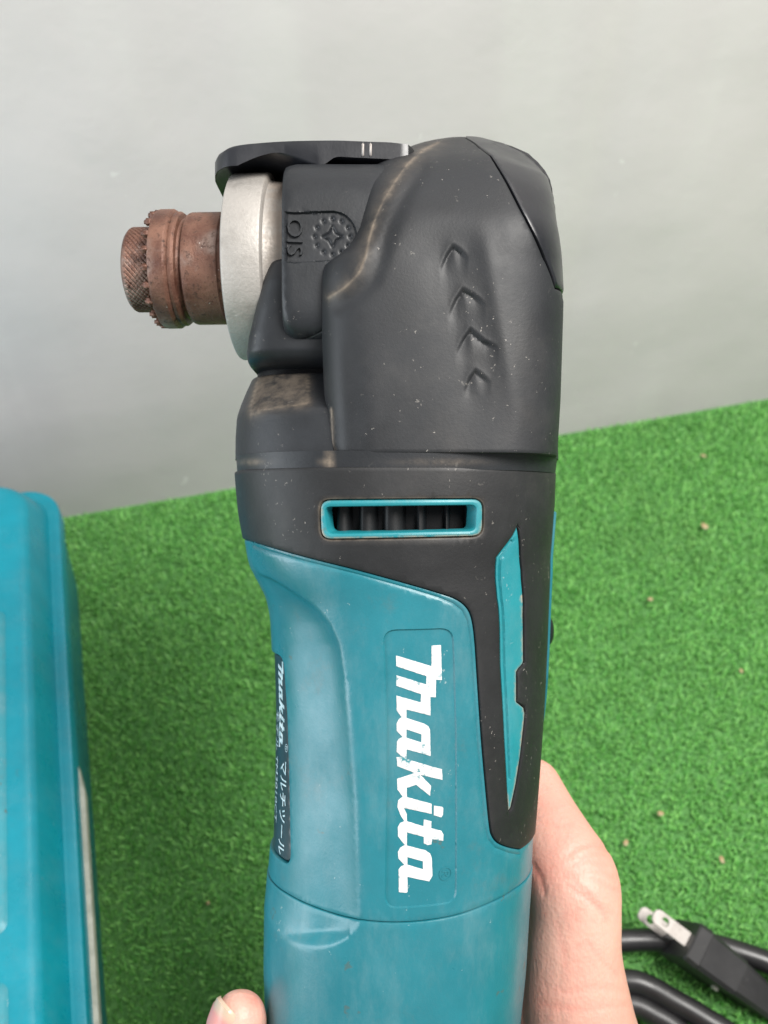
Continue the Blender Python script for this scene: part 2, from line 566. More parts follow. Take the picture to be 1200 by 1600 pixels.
def patch(name, loft, poly, mat, parent, off=0.0, thick=0.0015, r=0.0004, grid=0.0016, holes=(), feats=(), inset=0.0,
          fine=(), dust=None, edge_dust=0.0, edge_w=0.0008, bh=0.0009, loc=None, crown=0.0, sharp=40):
    """shell lying on a loft: polygon in the loft's domain, rounded edges, skirt, features pressed into it"""
    poly = np.asarray(poly, float)
    if area2(poly) < 0:
        poly = poly[::-1]
    rings = [resample(poly, bh)]
    for h in holes:
        h = np.asarray(h, float)
        if area2(h) > 0:
            h = h[::-1]
        rings.append(resample(h, bh))
    if inset:
        rings = [offset_pts(g, inset, True) for g in rings]
    allp = [g for g in rings]

    def edge(pts):
        return np.min([seg_dist(pts, g, True) for g in rings], axis=0)

    def ins(pts):
        m = inside(pts, rings[0])
        for g in rings[1:]:
            m &= ~inside(pts, g)
        return m
    cand = []

    def put(pts, keep):
        if len(pts) == 0:
            return
        m = ins(pts)
        pts = pts[m]
        if len(pts):
            cand.append(pts[edge(pts) >= keep])
    if r > 0:
        for k in (0.3, 1.0):
            for g in rings:
                put(offset_pts(g, r * k, True), r * k * 0.93)
    lo, hi = rings[0].min(0), rings[0].max(0)

    def hexgrid(lo, hi, g):
        xs = np.arange(lo[0], hi[0], g)
        ys = np.arange(lo[1], hi[1], g * 0.87)
        X, Y = np.meshgrid(xs, ys)
        X = X + (np.arange(len(ys)) % 2)[:, None] * g / 2
        pts = np.stack((X.ravel(), Y.ravel()), 1)
        return pts + RNG.uniform(-0.06, 0.06, pts.shape) * g
    lim = R(104) * loft.ref
    g0 = hexgrid(lo, hi, grid)
    g0 = g0[np.abs(g0[:, 0]) < lim]
    for box, fg in fine:
        blo, bhi = np.min(box, 0), np.max(box, 0)
        m = (g0 > blo).all(1) & (g0 < bhi).all(1)
        g0 = g0[~m]
        put(hexgrid(blo, bhi, fg), max(r * 1.2, fg * 0.4))
    fl = []
    for ft in feats:
        if ft[0] == 'region':
            _, pl, dep, wall = ft
            pl = np.asarray(pl, float)
            if area2(pl) < 0:
                pl = pl[::-1]
            rs = resample(pl, max(wall * 1.6, 0.00035))
            fl.append(('region', rs, dep, wall))
            for k in (-0.5, 0.5, -1.4, 1.4):
                put(offset_pts(rs, wall * k, True), r * 1.1 + 1e-5)
        elif ft[0] == 'line':
            _, pl, dep, wd, cl = ft
            rs = resample(np.asarray(pl, float), max(wd, 0.0003), cl)
            fl.append(('line', rs, dep, wd, cl))
            for k in (0, -0.6, 0.6, -1.4, 1.4):
                put(offset_pts(rs, wd * k, cl) if k else rs, r * 1.1 + 1e-5)
        elif ft[0] == 'pit':
            _, c_, dep, rad = ft
            fl.append(ft)
            for rr, nn in ((0, 1), (0.5, 6), (1.0, 9), (1.6, 9)):
                t = np.arange(nn) / nn * 2 * np.pi
                put(np.asarray(c_) + rr * rad * np.stack((np.cos(t), np.sin(t)), 1), r)
    # thin the plain grid near feature points
    put(g0, max(r * 1.3, grid * 0.35))
    gb = hexgrid(lo, hi, grid * 3)
    put(gb[np.abs(gb[:, 0]) >= lim], grid)
    pts = list(np.concatenate(allp))
    seen = {(round(p[0] / 4e-5), round(p[1] / 4e-5)) for p in pts}
    for c_ in cand:
        for p in c_:
            kx, ky = round(p[0] / 4e-5), round(p[1] / 4e-5)
            if any((kx + i, ky + j) in seen for i in (-1, 0, 1) for j in (-1, 0, 1)):
                continue
            seen.add((kx, ky))
            pts.append(p)
    edges = []
    st = 0
    for g in rings:
        n = len(g)
        edges += [(st + i, st + (i + 1) % n) for i in range(n)]
        st += n
    SC = 1000.0
    res = delaunay_2d_cdt([Vector((p[0] * SC, p[1] * SC)) for p in pts], edges, [], 0, 1e-7)
    V = np.array([(p.x, p.y) for p in res[0]]) / SC
    T = np.array([t for t in res[2] if len(t) == 3])
    cen = V[T].mean(1)
    T = T[ins(cen)]
    d = edge(V)
    a, z = V[:, 0] / loft.ref, V[:, 1]
    h = np.full(len(V), off)
    if r > 0:
        t = np.clip(d / r, 0, 1)
        h -= r * (1 - np.sqrt(np.clip(1 - (1 - t) ** 2, 0, 1)))
    if crown:
        h += crown * np.clip(d / 0.003, 0, 1) * (2 - np.clip(d / 0.003, 0, 1))
    for ft in fl:
        if ft[0] == 'region':
            sd = seg_dist(V, ft[1], True) * np.where(inside(V, ft[1]), 1, -1)
            t = np.clip(sd / ft[3] + 0.5, 0, 1)
            h += ft[2] * t * t * (3 - 2 * t)
        elif ft[0] == 'line':
            h += ft[2] * np.exp(-(seg_dist(V, ft[1], ft[4]) / ft[3]) ** 2)
        else:
            h += ft[2] * np.exp(-(np.hypot(*(V - np.asarray(ft[1])).T) / ft[3]) ** 2)
    base = loft.ev(a, z)
    nrm = loft.normal(a, z)
    X = base + nrm * h[:, None]
    tris = [tuple(t) for t in T]
    # skirt
    cnt = {}
    for t in tris:
        for i in range(3):
            e = (t[i], t[(i + 1) % 3])
            cnt[e] = 1
    bnd = [e for e in cnt if (e[1], e[0]) not in cnt]
    low = {}
    Xl = [x for x in X]
    for e in bnd:
        for i in e:
            if i not in low:
                low[i] = len(Xl)
                Xl.append(base[i] + nrm[i] * (off - thick))
    for i, j in bnd:
        tris.append((j, i, low[i], low[j]))
    du = np.zeros(len(Xl))
    du[:len(V)] = edge_dust * np.exp(-(d / edge_w) ** 2)
    for i, j in low.items():
        du[j] = edge_dust
    if dust is not None:
        uu, vv_ = project(np.array(Xl))
        du = np.maximum(du, dust(uu, vv_))
    me = bpy.data.meshes.new(name)
    me.from_pydata([tuple(x) for x in Xl], [], tris)
    me.update()
    return finish(name, me, mat, parent, True, sharp, du, loc)


def loft_mesh(name, loft, mat, parent, va, vb, na=96, nv=40, scale=1.0, cap=True, dust=None, loc=None, sharp=35, vlist=None):
    vs = vlist if vlist is not None else np.linspace(va, vb, nv)
    aa = np.linspace(-np.pi, np.pi, na, endpoint=False)
    Vv, Ff = [], []
    for v in vs:
        z = np.full(na, (800 - v) * S)
        p = loft.ev(aa, z)
        c_ = p.mean(0)
        if scale != 1.0:
            p = c_ + (p - c_) * np.array((scale, scale, 1))
        Vv += list(p)
    for i in range(len(vs) - 1):
        for j in range(na):
            k = (j + 1) % na
            Ff.append((i * na + j, i * na + k, (i + 1) * na + k, (i + 1) * na + j))
    if cap:
        Ff.append(tuple(range(na)))
        Ff.append(tuple(range((len(vs) - 1) * na, len(vs) * na))[::-1])
    du = None
    if dust is not None:
        uu, vv_ = project(np.array(Vv))
        du = dust(uu, vv_)
    return mesh_obj(name, Vv, Ff, mat, parent, True, sharp, du, loc)


def lathe_x(name, prof, zc, mat, parent, n=96, yaw=0.0, piv=0.0, rfun=None, loc=None, sharp=30, dust=None):
    """turned part about a horizontal axis; prof: (x, radius)"""
    V, Fc = [], []
    m = len(prof)
    for i, (x, r) in enumerate(prof):
        for j in range(n):
            t = 2 * math.pi * j / n
            rr = r + (rfun(x, t, r) if rfun else 0)
            V.append((x, -rr * math.cos(t), rr * math.sin(t)))
    for i in range(m - 1):
        for j in range(n):
            k = (j + 1) % n
            Fc.append((i * n + j, i * n + k, (i + 1) * n + k, (i + 1) * n + j))
    Fc.append(tuple(range(n)))
    Fc.append(tuple(range((m - 1) * n, m * n)))
    c_, s_ = math.cos(yaw), math.sin(yaw)
    V = [(piv + (x - piv) * c_ - y * s_, (x - piv) * s_ + y * c_, z + zc) for x, y, z in V]
    du = None
    if dust is not None:
        uu, vv_ = project(np.array(V))
        du = dust(uu, vv_)
    return mesh_obj(name, V, Fc, mat, parent, True, sharp, du, loc)


def tube(name, pts, rad, mat, parent=None, seg=16, sub=8, cap=True):
    pts = [Vector(p) for p in pts]
    path = []
    n = len(pts)
    for i in range(n - 1):
        p0, p1, p2, p3 = pts[max(i - 1, 0)], pts[i], pts[i + 1], pts[min(i + 2, n - 1)]
        for k in range(sub):
            t = k / sub
            path.append(0.5 * ((2 * p1) + (p2 - p0) * t + (2 * p0 - 5 * p1 + 4 * p2 - p3) * t * t + (3 * p1 - p0 - 3 * p2 + p3) * t ** 3))
    path.append(pts[-1])
    V, Fc = [], []
    nrm = Vector((0.1, 0.2, 1))
    for i, p in enumerate(path):
        tg = (path[min(i + 1, len(path) - 1)] - path[max(i - 1, 0)]).normalized()
        nrm = (nrm - tg * nrm.dot(tg)).normalized()
        b = tg.cross(nrm)
        for j in range(seg):
            t = 2 * math.pi * j / seg
            V.append(p + (nrm * math.cos(t) + b * math.sin(t)) * rad)
    for i in range(len(path) - 1):
        for j in range(seg):
            k = (j + 1) % seg
            Fc.append((i * seg + j, i * seg + k, (i + 1) * seg + k, (i + 1) * seg + j))
    if cap:
        Fc.append(tuple(range(seg)))
        Fc.append(tuple(range((len(path) - 1) * seg, len(path) * seg)))
    return mesh_obj(name, V, Fc, mat, parent, True, 50)


def smooth01(t):
    t = np.clip(t, 0, 1)
    return t * t * (3 - 2 * t)


def setting(o):
    o['kind'] = 'structure'
    return o


# ------------------------------------------------------------------ setting: turf floor and grey panel behind
me = bpy.data.meshes.new('turf_floor')
me.from_pydata([(-3, -2, 0), (3, -2, 0), (3, 3, 0), (-3, 3, 0)], [], [(0, 1, 2, 3)])
setting(finish('turf_floor', me, M['backing'], smooth=False))

wa, wb = ground(95, 810), ground(1200, 625)
wd = (wb - wa).normalized()
wn = Vector((-wd.y, wd.x, 0))          # away from camera
p0 = wa - wd * 1.2
p1 = wa + wd * 2.0
V, Fc = [], []
NX, NZ = 420, 16
hit = lambda u, v: (lambda dr: CAM + dr * ((wa - CAM).dot(wn) / dr.dot(wn)))(Vector(((u - 600) / F, 0, 0)) + FWD + UP * ((800 - v) / F))
fold = [((hit(u, v) - p0).dot(wd), am, w_) for u, v, am, w_ in ((935, 80, .0022, .011), (905, 80, -.0012, .008), (262, 100, .0009, .02), (1130, 200, -.0009, .018))]
for j in range(NZ + 1):
    for i in range(NX + 1):
        b = p0.lerp(p1, i / NX) + Vector((0, 0, -0.004 + 1.2 * j / NZ))
        sx_ = (b - p0).dot(wd)
        fz = 0.55 + 0.45 * noise.noise((sx_ * 2, b.z * 5, 4.0))
        V.append(b + wn * (0.0025 * noise.noise((b.x * 3, b.z * 4, 1.7)) + fz * sum(am * math.exp(-((sx_ - x_ - 0.01 * math.sin(b.z * 6)) / w_) ** 2) for x_, am, w_ in fold)))
for j in range(NZ):
    for i in range(NX):
        a_ = j * (NX + 1) + i
        Fc.append((a_, a_ + 1, a_ + NX + 2, a_ + NX + 1))
nf = len(V)
V += [p0 + wn * 0.03 + Vector((0, 0, -0.004)), p1 + wn * 0.03 + Vector((0, 0, -0.004)), p1 + wn * 0.03 + Vector((0, 0, 1.196)), p0 + wn * 0.03 + Vector((0, 0, 1.196))]
Fc += [(nf, nf + 1, nf + 2, nf + 3)]
wall = mesh_obj('wall', V, Fc, M['wall'], None, True, 40)
wall['label'] = 'smooth pale grey panel wall standing behind the turf'
wall['category'] = 'wall'

# turf pile: curled blades
NB = 760000
bx = RNG.uniform(-0.66, 0.85, NB)
by = RNG.uniform(-0.12, 0.72, NB)
# in front of the wall only
keep = ((bx - wa.x) * wn.x + (by - wa.y) * wn.y) < -0.002
bx, by = bx[keep], by[keep]
n = len(bx)
ang = RNG.uniform(0, 2 * np.pi, n)
lean = RNG.uniform(0.05, 0.75, n)
hgt = RNG.uniform(0.0024, 0.0046, n)
wid = RNG.uniform(0.00027, 0.00046, n)
clump = np.array([noise.noise((x * 55, y * 55, 0.3)) for x, y in zip(bx[::1], by[::1])])
hgt *= 1 + 0.16 * clump
dx, dy = np.cos(ang), np.sin(ang)
ta = ang + RNG.uniform(0.6, 2.4, n)
wx, wy = np.cos(ta) * wid, np.sin(ta) * wid
l1 = lean * hgt * 0.35
l2 = lean * hgt * 1.15
co = np.zeros((n, 5, 3), np.float32)
co[:, 0] = np.stack((bx - wx, by - wy, np.zeros(n)), 1)
co[:, 1] = np.stack((bx + wx, by + wy, np.zeros(n)), 1)
co[:, 2] = np.stack((bx + dx * l1 - wx, by + dy * l1 - wy, hgt * 0.6), 1)
co[:, 3] = np.stack((bx + dx * l1 + wx, by + dy * l1 + wy, hgt * 0.6), 1)
co[:, 4] = np.stack((bx + dx * l2, by + dy * l2, hgt * (1 - 0.25 * lean)), 1)
idx = (np.arange(n) * 5)[:, None]
quads = (idx + np.array((0, 1, 3, 2))).ravel()
tri = (idx + np.array((2, 3, 4))).ravel()
me = bpy.data.meshes.new('turf_pile')
me.vertices.add(n * 5)
me.vertices.foreach_set('co', co.ravel())
me.loops.add(n * 7)
li = np.concatenate((quads.reshape(n, 4), tri.reshape(n, 3)), 1).ravel().astype(np.int32)
me.loops.foreach_set('vertex_index', li)
me.polygons.add(n * 2)
ls = (np.arange(n) * 7)[:, None] + np.array((0, 4))
me.polygons.foreach_set('loop_start', ls.ravel().astype(np.int32))
me.update(calc_edges=True)
at = me.attributes.new('tint', 'FLOAT', 'POINT')
tint = np.clip(RNG.normal(0.45, 0.22, n) + 0.14 * clump, 0, 1)
at.data.foreach_set('value', np.repeat(tint, 5).astype(np.float32))
o = finish('turf_pile', me, M['turf'], smooth=True)
o['kind'] = 'stuff'
o['label'] = 'short bright green artificial grass covering the floor'
o['category'] = 'artificial grass'

# litter lying on the turf
for i, (u, v, w_, l_, lab) in enumerate((
        (1099, 712, 5, 9, 'small orange brown crumb on the turf near the wall at the right'),
        (1101, 822, 9, 14, 'tan dry flake on the turf right of the drill housing'),
        (1016, 936, 7, 8, 'reddish crumb on the turf beside the black side button'),
        (1158, 1048, 6, 8, 'orange crumb on the turf towards the right edge'),
        (1032, 1271, 9, 10, 'tan crumb on the turf right of the thumb'),
        (978, 1317, 11, 8, 'tan flake on the turf close to the thumb knuckle'),
        (1128, 1343, 7, 14, 'pale tan sliver on the turf above the plug'),
        (325, 1411, 6, 6, 'tiny pale crumb on the shaded turf left of the tool'))):
    g = ground(u, v, 0.0052)
    sc_ = (g - CAM).dot(FWD) / F
    bm = bmesh.new()
    bmesh.ops.create_icosphere(bm, subdivisions=2, radius=0.5)
    an = random.uniform(0, 3.1)
    for vt in bm.verts:
        k = 1 + 0.45 * noise.noise(vt.co * 3 + Vector((i * 3, 1, 2)))
        vt.co = Matrix.Rotation(an, 3, 'Z') @ Vector((vt.co.x * w_ * sc_ * k, vt.co.y * l_ * sc_ * k, vt.co.z * 0.0012 * k))
    me = bpy.data.meshes.new('crumb')
    bm.to_mesh(me)
    bm.free()
    o = finish('crumb', me, M['litter'], loc=g)
    o['label'] = lab
    o['category'] = 'crumb'
    o['group'] = 'crumbs scattered on the turf'

# ------------------------------------------------------------------ teal carrying case at the left
HL = 0.075
ea, eb = ground(95, 850, HL), ground(137, 1600, HL)
ed = (eb - ea).normalized()                    # towards the viewer
en = Vector((ed.y, -ed.x, 0))
if en.x > 0:
    en = -en                                   # into the case (left)
corner = ea - ed * 0.040
corner.z = 0
case = thing('tool_case', 'teal blue plastic carrying case with scuffed ribbed lid lying on the turf', 'tool case', corner)
LEN, WID = 0.40, 0.26


def rrect(ins_, rad, z, x0=0.0, x1=WID, y0=0.0, y1=LEN, k=8):
    """rounded rectangle in case axes: x into the case, y towards the viewer"""
    x0, x1, y0, y1 = x0 + ins_, x1 - ins_, y0 + ins_, y1 - ins_
    out = []
    for cx, cy, t0 in ((x0 + rad, y0 + rad, 180), (x1 - rad, y0 + rad, 270), (x1 - rad, y1 - rad, 0), (x0 + rad, y1 - rad, 90)):
        for i in range(k + 1):
            t = R(t0 + 90 * i / k)
            out.append((cx + rad * math.cos(t), cy + rad * math.sin(t), z))
    return [en * x + ed * y + Vector((0, 0, z)) for x, y, z in out]


def stack(name, loops, mat, parent, sharp=32):
    V, Fc = [], []
    n = len(loops[0])
    for lp in loops:
        V += lp
    for i in range(len(loops) - 1):
        for j in range(n):
            k = (j + 1) % n
            Fc.append((i * n + j, i * n + k, (i + 1) * n + k, (i + 1) * n + j))
    Fc.append(tuple(range(n)))
    Fc.append(tuple(range((len(loops) - 1) * n, len(loops) * n)))
    return mesh_obj(name, V, Fc, mat, parent, True, sharp)


stack('case_bottom', [rrect(0.012, 0.012, 0.002), rrect(0.006, 0.014, 0.012), rrect(0.003, 0.016, 0.05), rrect(0.001, 0.016, 0.062), rrect(0.003, 0.016, 0.0625)], M['toolcase'], case)
lid = stack('case_lid', [rrect(0.002, 0.018, 0.0635), rrect(0.0, 0.018, 0.0645), rrect(0.0, 0.018, HL - 0.0012), rrect(0.0004, 0.018, HL - 0.0004), rrect(0.0014, 0.018, HL),
                   rrect(0.0042, 0.017, HL), rrect(0.0052, 0.017, HL + 0.0007), rrect(0.0100, 0.019, HL + 0.0165), rrect(0.0110, 0.019, HL + 0.0183), rrect(0.0128, 0.019, HL + 0.0195), rrect(0.0155, 0.019, HL + 0.0199), rrect(0.030, 0.02, HL + 0.0199)], M['toolcase'], case)
for y0, y1 in ((0.088, 0.228), (0.243, 0.37)):
    z_ = HL + 0.0196
    stack('lid_rib', [rrect(0, 0.004, z_, 0.0205, 0.21, y0, y1), rrect(0.0012, 0.004, z_ + 0.0010, 0.0205, 0.21, y0, y1), rrect(0.0026, 0.004, z_ + 0.0016, 0.0205, 0.21, y0, y1), rrect(0.008, 0.004, z_ + 0.0018, 0.0205, 0.21, y0, y1)], M['case_scuffed'], case)
# pale strip along the lower side of the lid
y0 = 0.167
V = []
for y, k in ((0.155, 0.0), (y0, 1.0), (0.36, 1.0)):
    for x, z in ((0.001, 0.0655), (-0.0019 * k, 0.0655), (-0.0019 * k, 0.061), (0.001, 0.061)):
        V.append(en * x + ed * y + Vector((0, 0, z)))
Fc = [(0, 1, 2, 3), (8, 9, 10, 11)]
for i in (0, 4):
    for j in range(4):
        Fc.append((i + j, i + (j + 1) % 4, i + 4 + (j + 1) % 4, i + 4 + j))
strip = mesh_obj('edge_strip', V, Fc, M['strip'], case, False)
strip['label'] = 'pale grey strip along the edge of the case'
V, Fc = [], []
for k in range(7):
    y = 0.268 + k * 0.0050
    i = len(V)
    for ax, ay in ((-0.0006, 0), (-0.0013, 0), (-0.0013, 0.0016), (-0.0006, 0.0016)):
        V.append(en * ax + ed * (y + ay) + Vector((0, 0, 0.0656)))
    Fc.append((i, i + 1, i + 2, i + 3))
mesh_obj('strip_mark', V, Fc, M['mark'], strip, False)

# ------------------------------------------------------------------ the tool
BASE_Z = (800 - 1960) * S
tool_loc = CAM + FWD * D + UP * BASE_Z
tool = thing('multi_tool', 'teal and black corded multi tool with rusty spindle held upright in a hand', 'power tool', tool_loc, (-PITCH, 0, 0))
OFF = Vector((0, 0, -BASE_Z))

# ---- motor housing shape
UB_V = np.array((893, 897, 905, 915, 930, 945, 960, 975, 1010, 1060, 1150, 1250, 1430, 1447, 1462, 1474, 1482, 1484), float)
UB_U = np.array((395, 405, 425, 443, 466, 487, 503, 516, 531, 539, 547, 556, 563, 558, 545, 525, 492, 470), float)


def scoop(u, v, a):
    ub = np.interp(v, UB_V, UB_U)
    ul = np.interp(v, (890, 930, 1000, 1360, 1400, 1420, 1445, 1465, 1478, 1485), (388, 416, 421, 418, 413, 414, 424, 441, 466, 491))
    t = np.clip((ub - u) / np.maximum(ub - ul, 8), 0, 1)
    amp = 0.0024 * np.clip((ub - ul) / 110, 0, 1) * ((v > 893) & (v < 1484))
    h = -amp * np.sin(np.pi * np.minimum(t, 1) ** 0.8) * (np.abs(a) < 1.7) * smooth01((1484 - v) / 26)
    return h


motor = Loft([(725, 371, 864, .0352, .034, 2.4, 2.7), (760, 373, 863, .0352, .034, 2.35, 2.6), (800, 376, 862, .035, .034, 2.3, 2.5), (842, 383, 859, .0345, .034, 2.25, 2.4), (870, 387, 857, .034, .034, 2.2, 2.35),
              (893, 394, 857, .0335, .034, 2.2, 2.3), (910, 405, 856, .0333, .034, 2.2, 2.25), (930, 415, 855, .033, .034, 2.2, 2.2), (960, 420, 854, .0328, .034, 2.15, 2.15), (1000, 422, 853, .0325, .034, 2.1, 2.1), (1100, 424, 848, .0322, .034, 2.1, 2.1),
              (1200, 423, 841, .032, .033, 2.1, 2.1), (1300, 421, 833, .032, .033, 2.1, 2.1), (1360, 417, 830, .032, .032, 2.1, 2.1), (1400, 413, 827, .032, .032, 2.1, 2.1),
              (1500, 412, 821, .032, .032, 2.1, 2.1), (1600, 416, 810, .032, .032, 2.1, 2.1), (1750, 425, 795, .031, .031, 2.1, 2.1), (1900, 430, 790, .030, .031, 2.2, 2.2), (1960, 440, 780, .029, .030, 2.2, 2.2)], 7, 0.033, scoop)

loft_mesh('inner_shell', motor, M['core'], tool, 742, 1955, 96, 80, 0.83, True, loc=OFF)

# boundary between teal housing and black grip, from left edge to lower right
BND = [(388, 844), (440, 860), (500, 876), (560, 891), (640, 913), (690, 928), (712, 936), (728, 948), (737, 966), (742, 1000), (746, 1060), (752, 1150), (759, 1230), (765, 1290), (769, 1306), (778, 1317), (795, 1324), (812, 1327)]
bnd = motor.dom(curve(BND, 4))
LEFTV = 842.0
zl = bnd[0][1]
SEAM = [(424, 1376), (440, 1391), (480, 1413), (540, 1433), (600, 1441), (660, 1439), (720, 1428), (780, 1404), (812, 1384)]
seam = motor.dom(curve(SEAM, 5))


def edge_pt(deg, z):
    return (R(deg) * motor.ref, z)


zs_l, zs_r = seam[0][1] + 0.0002, seam[-1][1] + 0.0002
logo_rect = motor.dom(round_poly([(599, 985), (708, 982), (713, 1411), (602, 1420)], 20, 5))
# ridge line running inside the teal edge
ridge = motor.dom([(395, 852), (440, 867), (500, 883), (560, 898), (640, 920), (686, 934), (708, 943), (722, 954), (730, 970), (735, 1002), (739, 1060), (745, 1150), (752, 1230), (758, 1292), (763, 1312), (774, 1325), (795, 1333), (812, 1336)])
# second nameplate hollow on the left flank
PLATE = [(470, 1000)]
np_top, np_bot = 1016, 1352


def plate_poly(g):
    top = motor.solve(441, 1028)
    bot = motor.solve(452, 1350)
    a0, a1 = top[0][0] * motor.ref, bot[0][0] * motor.ref
    z0, z1 = top[1][0], bot[1][0]
    lft = R(-128) * motor.ref
    return round_poly([(lft, z0 + g), (a0 + g, z0 + g), (a1 + g, z1 - g), (lft, z1 - g)], 0.0028, 4)


teal_poly = np.array([edge_pt(-180, zl), edge_pt(-95, zl)] + [tuple(p) for p in bnd] + [edge_pt(99, bnd[-1][1] - 0.0003), edge_pt(99, zs_r)] + [tuple(p) for p in seam[::-1]] + [edge_pt(-95, zs_l), edge_pt(-180, zs_l)])
shell = patch('front_housing', motor, teal_poly, M['teal'], tool, 0.0, 0.003, 0.00035, 0.0013, inset=0.00006, holes=[plate_poly(0.0003)],
              feats=[('region', logo_rect, -0.00045, 0.00028), ('line', ridge, -0.00028, 0.00030, False)], loc=OFF, fine=[(motor.dom([(400, 885), (570, 1060)]), 0.0008)])
patch('nameplate', motor, plate_poly(0.0), M['plate'], tool, -0.0007, 0.001, 0.0002, 0.0016, loc=OFF)
# back shell on the right, its edge shows beside the grip
z797 = (800 - 799) * S
bshell = patch('rear_shell', motor, [edge_pt(74, z797), edge_pt(180, z797), edge_pt(180, zs_r), edge_pt(100, zs_r), edge_pt(100, (800 - 1230) * S), edge_pt(79, (800 - 1050) * S)], M['teal'], tool, 0.0009, 0.003, 0.0004, 0.002, loc=OFF)
# rear housing below the seam
patch('rear_housing', motor, [edge_pt(-180, zs_l), edge_pt(-95, zs_l)] + [tuple(p) for p in seam] + [edge_pt(99, zs_r), edge_pt(180, zs_r), edge_pt(180, BASE_Z + 0.001), edge_pt(-180, BASE_Z + 0.001)],
      M['teal'], tool, 0.0002, 0.003, 0.0003, 0.0015, inset=0.00008, loc=OFF, fine=[(motor.dom([(416, 1380), (580, 1500)]), 0.0007)])

# grip with the vent opening and the inlay opening
VENT_O = round_poly([(500, 781), (754, 779), (753, 838), (502, 843)], 17, 5)
VENT_I = round_poly([(510, 793), (742, 790), (740, 828), (513, 832)], 7, 3)
INLAY = [(808, 822), (800, 838), (775, 871), (776, 935), (781, 1040), (787, 1150), (792, 1240), (794, 1268), (798, 1262), (806, 1225), (813, 1180), (820, 1115), (818, 1105), (807, 1096), (807, 1050), (810, 1045), (818, 1036), (817, 960), (814, 890), (811, 845)]
vo, vi, inl = motor.dom(VENT_O), motor.dom(VENT_I), motor.dom(INLAY)
z739 = (800 - 739.5) * S
grip_poly = [edge_pt(-180, z739), edge_pt(180, z739), edge_pt(180, (800 - 796) * S), edge_pt(74, (800 - 796) * S), edge_pt(79, (800 - 1050) * S), edge_pt(99, (800 - 1230) * S), edge_pt(99, bnd[-1][1] - 0.0003)] + [tuple(p) for p in bnd[::-1]] + [edge_pt(-95, zl), edge_pt(-180, zl)]
gd = lambda u, v: 0.55 * np.exp(-(seg_dist(np.stack((u, v), 1), VENT_O, True) / 3.0) ** 2)
patch('grip', motor, grip_poly, M['grip'], tool, 0.0004, 0.0035, 0.00045, 0.0014, holes=[vo, inl], inset=0.00008, dust=gd, loc=OFF)
vf = patch('vent_frame', motor, vo, M['teal_rib'], tool, 0.0006, 0.005, 0.00055, 0.0008, holes=[vi], inset=0.00012, edge_dust=0.0, loc=OFF, bh=0.0005,
           dust=lambda u, v: 0.95 * np.exp(-(seg_dist(np.stack((u, v), 1), VENT_O, True) / 2.6) ** 2) * np.clip(0.35 + 0.6 * (v > 812) + 0.4 * (u < 515) - 0.2 * (v < 795), 0, 1))
for uc, wv, dep in ((538, 27, .0020), (577, 33, .0022), (619, 38, .0022), (661, 17, .0020), (702, 10, .0024), (733, 8, .0030)):
    a_, z_ = motor.solve([uc], [811])
    c0 = motor.ev(a_, z_)[0] + np.array((0, dep + 0.0018, 0))
    V, Fc = [], []
    prof = [(-0.5, 0.0052), (-0.5, 0.0012), (-0.42, 0.0004), (-0.28, 0.0), (0.0, 0.0001), (0.25, 0.0007), (0.42, 0.0018), (0.5, 0.0036), (0.5, 0.0052)]
    hz = 0.0042
    for zz in (hz, -hz):
        for px_, dy_ in prof:
            V.append((c0[0] + px_ * wv * S * 0.88, c0[1] + dy_, c0[2] + zz))
    m_ = len(prof)
    for i in range(m_ - 1):
        Fc.append((i, i + 1, m_ + i + 1, m_ + i))
    Fc += [tuple(range(m_)), tuple(range(m_, 2 * m_))]
    mesh_obj('vent_vane', V, Fc, M['vane'], tool, True, 50, loc=OFF)

inl_ridge = motor.dom([(800, 846), (782, 873), (783, 935), (788, 1040), (793, 1140), (796, 1215)])
patch('inlay_strip', motor, inl, M['teal_rib'], tool, 0.0001, 0.003, 0.0003, 0.0009, inset=0.00014, bh=0.0006, feats=[('line', inl_ridge, -0.00065, 0.00026, False)], loc=OFF,
      dust=lambda u, v: 0.95 * np.exp(-(seg_dist(np.stack((u, v), 1), INLAY[6:], False) / 1.7) ** 2) * (v > 930))

# ---- brand lettering
A1 = lambda x, y: (590 + x / 7.271, 980 + y / 7.271)
A2 = lambda x, y: (590 + x / 6.957, 1190 + y / 6.957)
LOGO = [A1(*p) for p in ((208, 325), (615, 447), (615, 212), (725, 207), (735, 605), (668, 600), (665, 800), (603, 797), (605, 1008), (328, 940), (328, 1035), (530, 1100), (580, 1132), (600, 1170), (605, 1468), (330, 1393), (330, 1503))]
LOGO += [A2(*p) for p in ((622, 68), (705, 88), (710, 205), (470, 150), (585, 270), (572, 378), (420, 258), (318, 290), (318, 392), (592, 465), (592, 575), (288, 510), (318, 580), (320, 655), (500, 710), (505, 635), (590, 655), (585, 730), (700, 760), (722, 800), (718, 870), (595, 848), (590, 905), (550, 915), (505, 895), (505, 825), (320, 775), (320, 920), (520, 970), (575, 1005), (592, 1050), (600, 1250), (565, 1310), (325, 1260), (328, 1420), (310, 1435), (230, 1425), (228, 1180), (250, 1150), (292, 1128), (225, 1060), (220, 990), (245, 940), (298, 914), (220, 820), (220, 720), (245, 675), (290, 654), (250, 590), (215, 500), (222, 425), (272, 387), (215, 310), (210, 192), (405, 130), (215, 55))]
LOGO += [A1(*p) for p in ((213, 1482), (278, 1481), (215, 1420), (218, 1310), (240, 1272), (284, 1252), (215, 1180), (215, 1100), (238, 1052), (273, 1026), (215, 950), (213, 782), (490, 858), (495, 765), (212, 670), (212, 549), (555, 655), (557, 560), (210, 446))]
HOLE1 = [A1(*p) for p in ((328, 1165), (500, 1222), (498, 1315), (328, 1260))]
